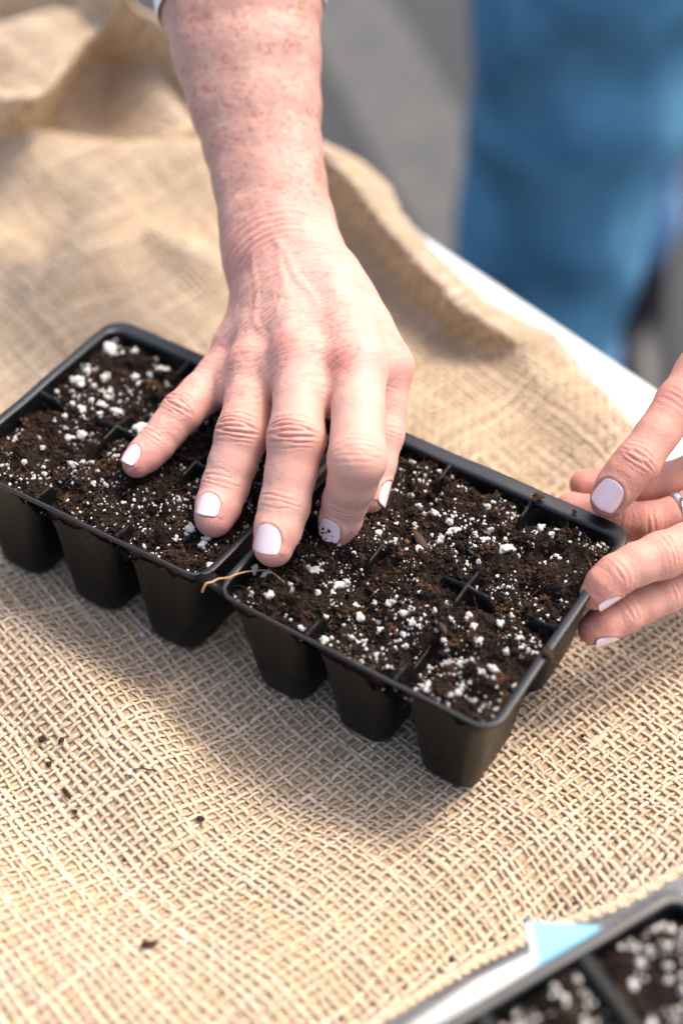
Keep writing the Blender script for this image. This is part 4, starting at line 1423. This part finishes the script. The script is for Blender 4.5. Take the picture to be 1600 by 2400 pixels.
# ------------------------------------------------------------------ soil and perlite
DENTS = []           # fingertips pressed into the soil: (point, radius)
for nl in RNAILS[3:]: DENTS.append(nl.c)
def soil_height(x, y, pose, seed, g):
    """local height of the soil surface at local x,y"""
    ox0, ox1, oy0, oy1 = g['open']
    z = -0.48 + 0.36 * n2(x, y, 1.9, seed) + 0.27 * n2(x, y, 0.8, seed + 3) + 0.15 * n2(x, y, 0.30, seed + 5, 3)
    e = np.minimum(np.minimum(x - ox0, ox1 - x), np.minimum(y - oy0, oy1 - y))
    z = z - 0.20 * sstep(0.8, 0.0, e)
    z = z - 0.42 * sstep(0.2, 0.75, n2(x, y, 1.5, seed + 77))
    for k, xi in enumerate(g['xs'][1:-1]):
        z = z - 0.38 * np.exp(-0.5 * ((x - xi) / 0.36) ** 2) * sstep(0.35, -0.25, n2(y, y * 0, 1.7, seed + 11 + k))
    z = z - 0.36 * np.exp(-0.5 * ((y - g['ys'][1]) / 0.36) ** 2) * sstep(0.35, -0.25, n2(x, x * 0, 1.7, seed + 21))
    return z
PERL_MESH = []
def perlite_meshes():
    v0, f0 = ICO[3]
    for k in range(14):
        r = np.random.default_rng(100 + k)
        lobes = r.normal(0, 1, (9, 3)); lobes /= np.linalg.norm(lobes, axis=1)[:, None]
        d = np.zeros(len(v0))
        for l in lobes:
            d = np.maximum(d, r.uniform(0.25, 0.6) * np.exp(-((v0 - l) ** 2).sum(1) / r.uniform(0.12, 0.5)))
        rad = 0.55 + d * 1.15 + 0.22 * fbm(v0 * 1.9 + 9 * k, 3) + 0.10 * fbm(v0 * 5 + 3 * k, 2)
        v = v0 * rad[:, None] * r.uniform(0.8, 1.15, 3)
        PERL_MESH.append(make_mesh("perlite_granule", v * 0.01, f0, MAT['perlite'], smooth=True))
perlite_meshes()

C5 = [(970,280,85),(1440,440,70),(680,610,75),(820,610,40),(900,545,45),(770,520,42),(970,625,35),(720,830,52),(1030,825,55),(1240,990,80),(890,770,45),(800,765,32),(1340,780,32),(870,905,32),(700,980,58),(610,1010,45),(170,970,45),(130,1030,40),(330,1000,28),(245,945,22),(375,1140,22),(1150,1000,28),(1240,880,45),(1180,310,42),(1365,335,32),(1450,235,46),(1530,250,28),(630,515,34),(950,480,35),(1350,540,28),(1180,560,50),(1280,530,40),(60,1250,28),(210,1260,36),(385,1295,24),(1005,1250,32),(655,1270,40),(725,1225,32),(800,1250,42),(500,640,22),(460,710,28),(590,1110,22),(650,690,22),(895,640,34),(935,720,34),(645,760,26),(1320,470,30),(1375,605,24),(1220,610,34),(1110,1370,26),(860,1380,24),(300,1400,24),(390,1360,26)]
C3 = [(620,395,48),(705,455,45),(595,605,28),(735,640,42),(625,525,22),(880,525,28),(895,575,24),(1085,595,28),(1185,580,28),(1135,710,26),(1185,640,28),(1130,920,40),(960,840,28),(1240,515,45),(1290,460,40),(1060,430,50),(1020,400,32),(560,60,38),(550,125,28),(145,120,45),(270,200,35),(300,370,38),(235,245,38),(40,190,24),(1530,180,35),(1240,195,24),(1300,270,26),(1540,840,32),(1390,690,38),(1260,720,28),(1270,775,22),(1505,560,22),(1530,705,22),(1540,1010,30),(1440,35,20),(1360,640,24),(1210,530,30),(95,235,20),(1325,890,22)]
C2 = [(620,125,45),(860,165,38),(690,330,40),(475,400,34),(610,435,28),(545,480,30),(800,540,36),(270,580,42),(330,680,45),(540,715,25),(485,730,22),(165,645,18),(1150,295,25),(970,595,22),(205,205,32),(140,250,28),(90,280,24),(140,150,36),(205,110,36),(250,170,24),(170,480,28),(120,510,22),(720,590,26),(895,385,35),(1015,410,20),(945,45,28),(1215,160,22),(185,430,20),(345,400,26),(670,720,25),(470,785,18),(1060,370,25),(1000,300,35),(40,30,40),(460,30,28),(650,215,26),(640,480,24),(240,635,30)]
C1 = [(215,425,26),(415,293,25),(300,190,28),(255,155,20),(255,105,20),(165,225,20),(95,195,20),(333,270,24),(720,408,18),(305,535,36),(350,665,36),(235,665,26),(225,760,36),(555,655,26),(545,740,40),(735,735,42),(605,680,25),(650,630,26),(745,660,22),(625,510,30),(790,505,20),(825,508,15),(960,610,30),(1030,655,26),(1100,700,22),(905,695,20),(1050,770,38),(830,730,22),(190,585,22),(50,725,28),(400,600,28),(440,640,28),(400,660,22),(550,485,16),(165,380,20),(290,690,26),(470,745,24),(1340,705,18)]
PERLITE_PX = [(x / 3.733, 740 + y / 3.733, r / 3.733) for x, y, r in C5] + [(400 + x / 3.136, 1200 + y / 3.136, r / 3.136) for x, y, r in C3] + \
             [(900 + x / 3.136, 1400 + y / 3.136, r / 3.136) for x, y, r in C2] + [(900 + x / 2.613, 1000 + y / 2.613, r / 2.613) for x, y, r in C1]

def soil_mass(pose, g, seed, label, want, n_small, n_crumb, res, px_list, zoom=1.0):
    ox0, ox1, oy0, oy1 = g['open']
    nx = int((ox1 - ox0) / res); ny = int((oy1 - oy0) / res)
    X, Y = np.meshgrid(np.linspace(ox0 + 0.03, ox1 - 0.03, nx), np.linspace(oy0 + 0.03, oy1 - 0.03, ny), indexing='ij')
    Z = soil_height(X, Y, pose, seed, g)
    L = np.stack([X, Y, Z], -1).reshape(-1, 3)
    Wp = pose(L)
    for c in DENTS:
        d = np.linalg.norm(Wp[:, :2] - c[:2], axis=1)
        Wp[:, 2] += 0.34 * np.exp(-0.5 * (d / 1.25) ** 2)
    i = np.arange(nx * ny).reshape(nx, ny)
    Q = np.stack([i[:-1, :-1], i[1:, :-1], i[1:, 1:], i[:-1, 1:]], -1).reshape(-1, 4)
    r_ = 0.75
    cxm = np.abs(X - (ox0 + ox1) / 2) - ((ox1 - ox0) / 2 - r_); cym = np.abs(Y - (oy0 + oy1) / 2) - ((oy1 - oy0) / 2 - r_)
    out = (np.hypot(np.maximum(cxm, 0), np.maximum(cym, 0)) > r_).ravel()
    Q = Q[~out[Q].any(1)]
    if np.linalg.det(pose.R) < 0: Q = Q[:, ::-1]
    base = Wp.mean(0); base[2] -= 2
    o = add("potting_soil", Wp, Q, MAT['soil'], None, loc_cm=base)
    tag(o, label, "soil", "soil filling the seedling trays", kind="stuff")
    r = np.random.default_rng(int(seed * 10))
    def lift(P):
        for c_ in DENTS: P[:, 2] += 0.34 * np.exp(-0.5 * (np.linalg.norm(P[:, :2] - c_[:2], axis=1) / 1.25) ** 2)
        return P
    def surf(n, pad=0.15):
        x = r.uniform(ox0 + pad, ox1 - pad, n); y = r.uniform(oy0 + pad, oy1 - pad, n)
        return x, y
    # crumbs of peat
    x, y = surf(n_crumb)
    keep = n2(x, y, 1.2, seed + 40) > -0.9
    x, y = x[keep], y[keep]
    s = 0.022 + 0.075 * r.random(len(x)) ** 3.4
    P = np.column_stack([x, y, soil_height(x, y, pose, seed, g) + s * 0.35])
    V, F, k = ico_cloud(lift(pose(P)), s * 1.25, int(seed * 7), 1, 0.5)
    tone = r.choice(6, len(x), p=[0.36, 0.28, 0.2, 0.10, 0.045, 0.015])
    pal = np.array([(0.007, 0.0045, 0.0035), (0.014, 0.008, 0.0055), (0.026, 0.0135, 0.008), (0.050, 0.025, 0.0135), (0.085, 0.041, 0.021), (0.14, 0.07, 0.034)])
    c = add("peat_crumb", V, F, MAT['crumb'], o, smooth=False, color=np.repeat(pal[tone], k, 0)); tag(c, kind="stuff")
    # clods: clusters of crumbs
    nc = int(n_crumb * 0.035)
    cx, cy = surf(nc, 0.3); cs = r.uniform(0.12, 0.34, nc)
    m_ = 22
    off = r.normal(0, 0.5, (nc, m_, 3)) * cs[:, None, None]; off[:, :, 2] = np.abs(off[:, :, 2]) * 0.8
    cz = soil_height(cx, cy, pose, seed, g)
    P = (np.column_stack([cx, cy, cz])[:, None, :] + off).reshape(-1, 3)
    s = np.repeat(cs, m_) * r.uniform(0.18, 0.42, nc * m_)
    V, F, k = ico_cloud(lift(pose(P)), s, int(seed * 5) + 3, 1, 0.5)
    tone = np.repeat(r.choice(4, nc, p=[.35, .3, .2, .15]), m_) 
    cpal = np.array([(0.012, 0.0075, 0.0055), (0.024, 0.013, 0.008), (0.04, 0.021, 0.012), (0.07, 0.034, 0.018)])
    c = add("soil_clump", V, F, MAT['crumb'], o, smooth=False, color=np.repeat(cpal[tone] * r.uniform(0.7, 1.3, (len(tone), 1)), k, 0)); tag(c, kind="stuff")
    # fibres and bark slivers
    nf = int(n_crumb * 0.16)
    x, y = surf(nf)
    P = lift(pose(np.column_stack([x, y, soil_height(x, y, pose, seed, g) + 0.03])))
    D = r.normal(0, 1, (nf, 3)); D[:, 2] = D[:, 2] * 0.25 + 0.1
    V, F = hair_tubes(P, D, r.uniform(0.15, 0.75, nf), r.uniform(0.007, 0.026, nf), r.normal(0, 0.4, (nf, 3)))
    tn = np.repeat(np.array([(0.05, 0.024, 0.012), (0.11, 0.055, 0.027), (0.022, 0.012, 0.008), (0.2, 0.11, 0.055)])[r.choice(4, nf, p=[.4, .3, .22, .08])], len(V) // nf, 0)
    c = add("peat_fibre", V, F, MAT['crumb'], o, smooth=False, color=tn); tag(c, kind="stuff")
    # perlite: the large granules one by one
    items = []
    for px, py, rad in px_list:
        q = pose.hit(px, py, -0.35)
        if ox0 + 0.1 < q[0] < ox1 - 0.1 and oy0 + 0.1 < q[1] < oy1 - 0.1:
            d = (pose(q) - CAM) @ CR[2]
            items.append((q[0], q[1], rad * d / FPX * 1.1))
    while len(items) < want:
        a, b = surf(1, 0.3)
        if n2(a, b, 1.6, seed + 60)[0] < -0.25: continue
        items.append((a[0], b[0], (0.075 + 0.12 * r.random() ** 2) * zoom))
    base_o = origin_of(o)
    for (a, b, s) in items:
        zz = float(soil_height(np.array([a]), np.array([b]), pose, seed, g)[0])
        p = pose(np.array([a, b, zz + s * 0.28]))
        for cdent in DENTS:
            d = np.linalg.norm(p[:2] - cdent[:2]); p[2] += 0.34 * math.exp(-0.5 * (d / 1.25) ** 2)
        ob = bpy.data.objects.new("perlite_granule", PERL_MESH[r.integers(len(PERL_MESH))])
        COL.objects.link(ob); ob.parent = o
        ob.location = to_world(p) - base_o
        ob.rotation_euler = tuple(r.uniform(0, 6.28, 3)); ob.scale = tuple(s * r.uniform(0.85, 1.12, 3))
    # and the dust of it
    x, y = surf(n_small)
    k = (n2(x, y, 1.3, seed + 60) + 0.6 * n2(x, y, 0.4, seed + 61)) > -0.15
    x, y = x[k], y[k]
    s = (0.020 + 0.075 * r.random(len(x)) ** 2.4) * zoom
    P = np.column_stack([x, y, soil_height(x, y, pose, seed, g) + s * 0.45 + 0.01])
    V, F, k = ico_cloud(lift(pose(P)), s, int(seed * 9) + 1, 1, 0.3, 1.0)
    c = add("perlite_dust", V, F, MAT['perlite'], o, smooth=True); tag(c, kind="stuff")
    return o
soil_mass(POSE_R, GR, 3.1, "dark potting soil with perlite in the tray half gripped by the left hand", 170, 4400, 9000, 0.062, PERLITE_PX)
soil_mass(POSE_L, GL, 8.7, "dark potting soil with perlite in the tray half under the little finger", 118, 2900, 8000, 0.062, PERLITE_PX)
soil_mass(POSE_N, GN, 15.3, "blurred potting soil with perlite in the tray cropped at lower right", 170, 4200, 3500, 0.09, [], 1.5)

# ------------------------------------------------------------------ small things
def tube(pts, rad, sides=8):
    pts = np.array(pts, float); n = len(pts)
    T = np.gradient(pts, axis=0); T /= np.linalg.norm(T, axis=1)[:, None]
    A = np.cross(T, [0.2, 0.3, 0.93]); A /= np.linalg.norm(A, axis=1)[:, None]; B = np.cross(T, A)
    rad = np.broadcast_to(rad, (n,))
    V = []; F = []
    for i in range(n):
        for s in range(sides):
            a = 2 * math.pi * s / sides
            V.append(pts[i] + (A[i] * math.cos(a) + B[i] * math.sin(a)) * rad[i])
    for i in range(n - 1):
        for s in range(sides):
            t = (s + 1) % sides
            F.append((i * sides + s, i * sides + t, (i + 1) * sides + t, (i + 1) * sides + s))
    F.append(tuple(reversed(range(sides)))); F.append(tuple(range((n - 1) * sides, n * sides)))
    return V, F
def spline(pts, k=6):
    pts = np.array(pts, float); out = []
    P = np.vstack([2 * pts[0] - pts[1], pts, 2 * pts[-1] - pts[-2]])
    for i in range(1, len(P) - 2):
        for t in np.linspace(0, 1, k, endpoint=False):
            out.append(0.5 * ((2 * P[i]) + (-P[i - 1] + P[i + 1]) * t + (2 * P[i - 1] - 5 * P[i] + 4 * P[i + 1] - P[i + 2]) * t * t + (-P[i - 1] + 3 * P[i] - 3 * P[i + 1] + P[i + 2]) * t ** 3))
    out.append(P[-2]); return np.array(out)

root_pts = [atz(474, 1387, -0.15), atz(479, 1375, 0.12), atz(485, 1367, 0.25), atz(497, 1364, 0.22), atz(512, 1357, 0.18), atz(535, 1354, 0.16), atz(553, 1347, 0.15), atz(579, 1339, 0.12), atz(600, 1337, 0.05), atz(625, 1337, -0.05), atz(646, 1347, -0.12), atz(668, 1365, -0.25)]
rp = spline(root_pts)
rp = rp + 0.02 * np.column_stack([fbm(rp * 3, 2), fbm(rp * 3 + 5, 2), fbm(rp * 3 + 9, 2)])
V, F = tube(rp, np.linspace(0.062, 0.022, len(rp)))
tag(add("root_strand", V, F, MAT['root'], None, loc_cm=rp[0]), "thin tan dry root lying across the tray's middle seam", "root")

def lump(name, p, size, mat, seed, label, cat, group, flat=0.7, stretch=(1, 1, 1)):
    v0, f0 = ICO[3]
    rr = np.random.default_rng(seed)
    rad = 0.75 + 0.45 * fbm(v0 * 1.3 + seed * 3.7, 3) + 0.18 * fbm(v0 * 4 + seed, 2)
    v = v0 * rad[:, None] * np.array(stretch) * size
    v[:, 2] *= flat
    a = rr.uniform(0, 6.28); R_ = np.array([[math.cos(a), -math.sin(a), 0], [math.sin(a), math.cos(a), 0], [0, 0, 1]])
    v = v @ R_.T + p
    o = add(name, v, f0, mat, None, loc_cm=p, smooth=True, color=np.tile((0.05, 0.027, 0.015), (len(v), 1)))
    tag(o, label, cat, group); return o
def on_cloth(x, y, up=0.22):
    z = CLOTH_Z
    for _ in range(8):
        p = atz(x, y, z); z = float(cloth_z(p[None, :2])[0])
    p = atz(x, y, z); p[2] += up; return p
G1 = "soil crumbs spilt on the burlap"
lump("soil_crumb", on_cloth(102, 1737), 0.17, MAT['crumb'], 1, "dark soil crumb on burlap, uppermost of the crumbs at left", "soil crumb", G1)
lump("soil_crumb", on_cloth(146, 1742), 0.16, MAT['crumb'], 2, "dark soil crumb just right of the left white granule on burlap", "soil crumb", G1)
lump("soil_crumb", on_cloth(116, 1797), 0.14, MAT['crumb'], 3, "small soil crumb on burlap, second down the left trail", "soil crumb", G1)
lump("soil_crumb", on_cloth(158, 1865), 0.19, MAT['crumb'], 4, "dark elongated soil crumb at the lower end of left trail", "soil crumb", G1, stretch=(1.8, 0.7, 1))
lump("soil_crumb", on_cloth(178, 1908), 0.13, MAT['crumb'], 5, "faint soil crumb lowest in the left trail on burlap", "soil crumb", G1)
lump("soil_crumb", on_cloth(469, 1925), 0.17, MAT['crumb'], 6, "single dark soil crumb on bright burlap below the tray", "soil crumb", G1, stretch=(1.3, 0.8, 1))
lump("soil_crumb", on_cloth(345, 2218), 0.24, MAT['crumb'], 7, "largest blurred soil crumb low on the burlap foreground", "soil crumb", G1, stretch=(1.5, 0.8, 1))
lump("soil_crumb", on_cloth(292, 2022), 0.11, MAT['crumb'], 8, "tiny soil crumb above the largest foreground crumb on burlap", "soil crumb", G1)
lump("soil_crumb", on_cloth(1363, 1731), 0.11, MAT['crumb'], 9, "small black soil crumb on burlap right of the tray", "soil crumb", G1)
lump("soil_crumb", on_cloth(1177, 1747), 0.11, MAT['crumb'], 10, "small soil crumb on burlap against the tray's near end cell", "soil crumb", G1)
G2 = "perlite granules spilt on the burlap"
lump("perlite_granule", on_cloth(335, 1495), 0.14, MAT['perlite'], 11, "white perlite granule on burlap at foot of a black cell", "perlite granule", G2)
lump("perlite_granule", on_cloth(116, 1748), 0.12, MAT['perlite'], 12, "white perlite granule between two dark crumbs on left burlap", "perlite granule", G2)
lump("perlite_granule", on_cloth(306, 1818), 0.13, MAT['perlite'], 13, "white perlite granule beside a thin dark fibre on burlap", "perlite granule", G2)
fb = [on_cloth(x, y, 0.17) for x, y in ((316, 1809), (332, 1806), (350, 1809), (368, 1811))]
V, F = tube(spline(fb), 0.035)
tag(add("peat_fibre", V, F, MAT['bark'], None, loc_cm=fb[0]), "thin dark fibre lying on burlap beside a white granule", "fibre")
# clods on the rim and bark in the soil
G3 = "clods resting on the tray rim"
lump("soil_clod", atz(1258, 1165, 0.18), 0.34, MAT['crumb'], 21, "brown soil clod on the far rim near the thumb", "soil clod", G3, stretch=(1.3, 0.9, 1))
lump("soil_clod", atz(1282, 1530, 0.10), 0.30, MAT['crumb'], 22, "brown soil clod on the end rim below the fingers", "soil clod", G3, stretch=(1.4, 0.9, 1))
lump("soil_clod", atz(1345, 1198, 0.12), 0.13, MAT['crumb'], 23, "small dark clod on the far rim left of the thumb nail", "soil clod", G3)
def chip(p, size, yaw, pitch, label, seed):
    v0, f0 = ICO[2]
    v = v0 * np.array(size) * (1 + 0.25 * fbm(v0 * 2 + seed, 2))[:, None]
    R_ = rotm((0, 0, yaw)) @ rotm((0, pitch, 0)); v = v @ R_.T + p
    tag(add("bark_chip", v, f0, MAT['bark'], None, loc_cm=p), label, "bark chip", "bark chips in the soil")
chip(POSE_R.hit(985, 1268, -0.2), (0.62, 0.22, 0.12), -0.5, 0.15, "dark brown bark chip in the soil right of the index finger", 1)
chip(POSE_R.hit(1037, 1473, -0.1), (0.62, 0.13, 0.14), 2.3, 0.5, "reddish bark sliver standing beside the black divider loop", 2)
chip(POSE_R.hit(702, 1366, -0.25), (0.42, 0.12, 0.07), -0.4, 0.1, "small orange-brown bark sliver in soil right of the middle fingertip", 3)

# blue label leaning on the near tray
def blue_label():
    top = 0.0
    a = atz(1243, 2160, -0.9); b = atz(1405, 2172, -0.9); c = atz(1395, 2310, -0.75); d = atz(1268, 2290, -0.75)
    a2 = atz(1231, 2158, -0.9); d2 = atz(1256, 2288, -0.75)
    n = np.cross(b - a, d - a); n /= np.linalg.norm(n)
    if n @ TOCAM(a) < 0: n = -n
    def plate(q, th):
        q = np.array(q); return np.concatenate([q, q - n * th]), [(0, 1, 2, 3), (7, 6, 5, 4), (0, 4, 5, 1), (1, 5, 6, 2), (2, 6, 7, 3), (3, 7, 4, 0)]
    root = empty("plant_label", d)
    tag(root, "pale blue plastic label leaning on the lower right tray", "label")
    V, F = plate([a, b, c, d], 0.06); add("face", V, F, MAT['label'], root, smooth=False)
    V, F = plate([a2, a, d, d2], 0.09); add("edge_strip", V, F, MAT['labeledge'], root, smooth=False)
blue_label()
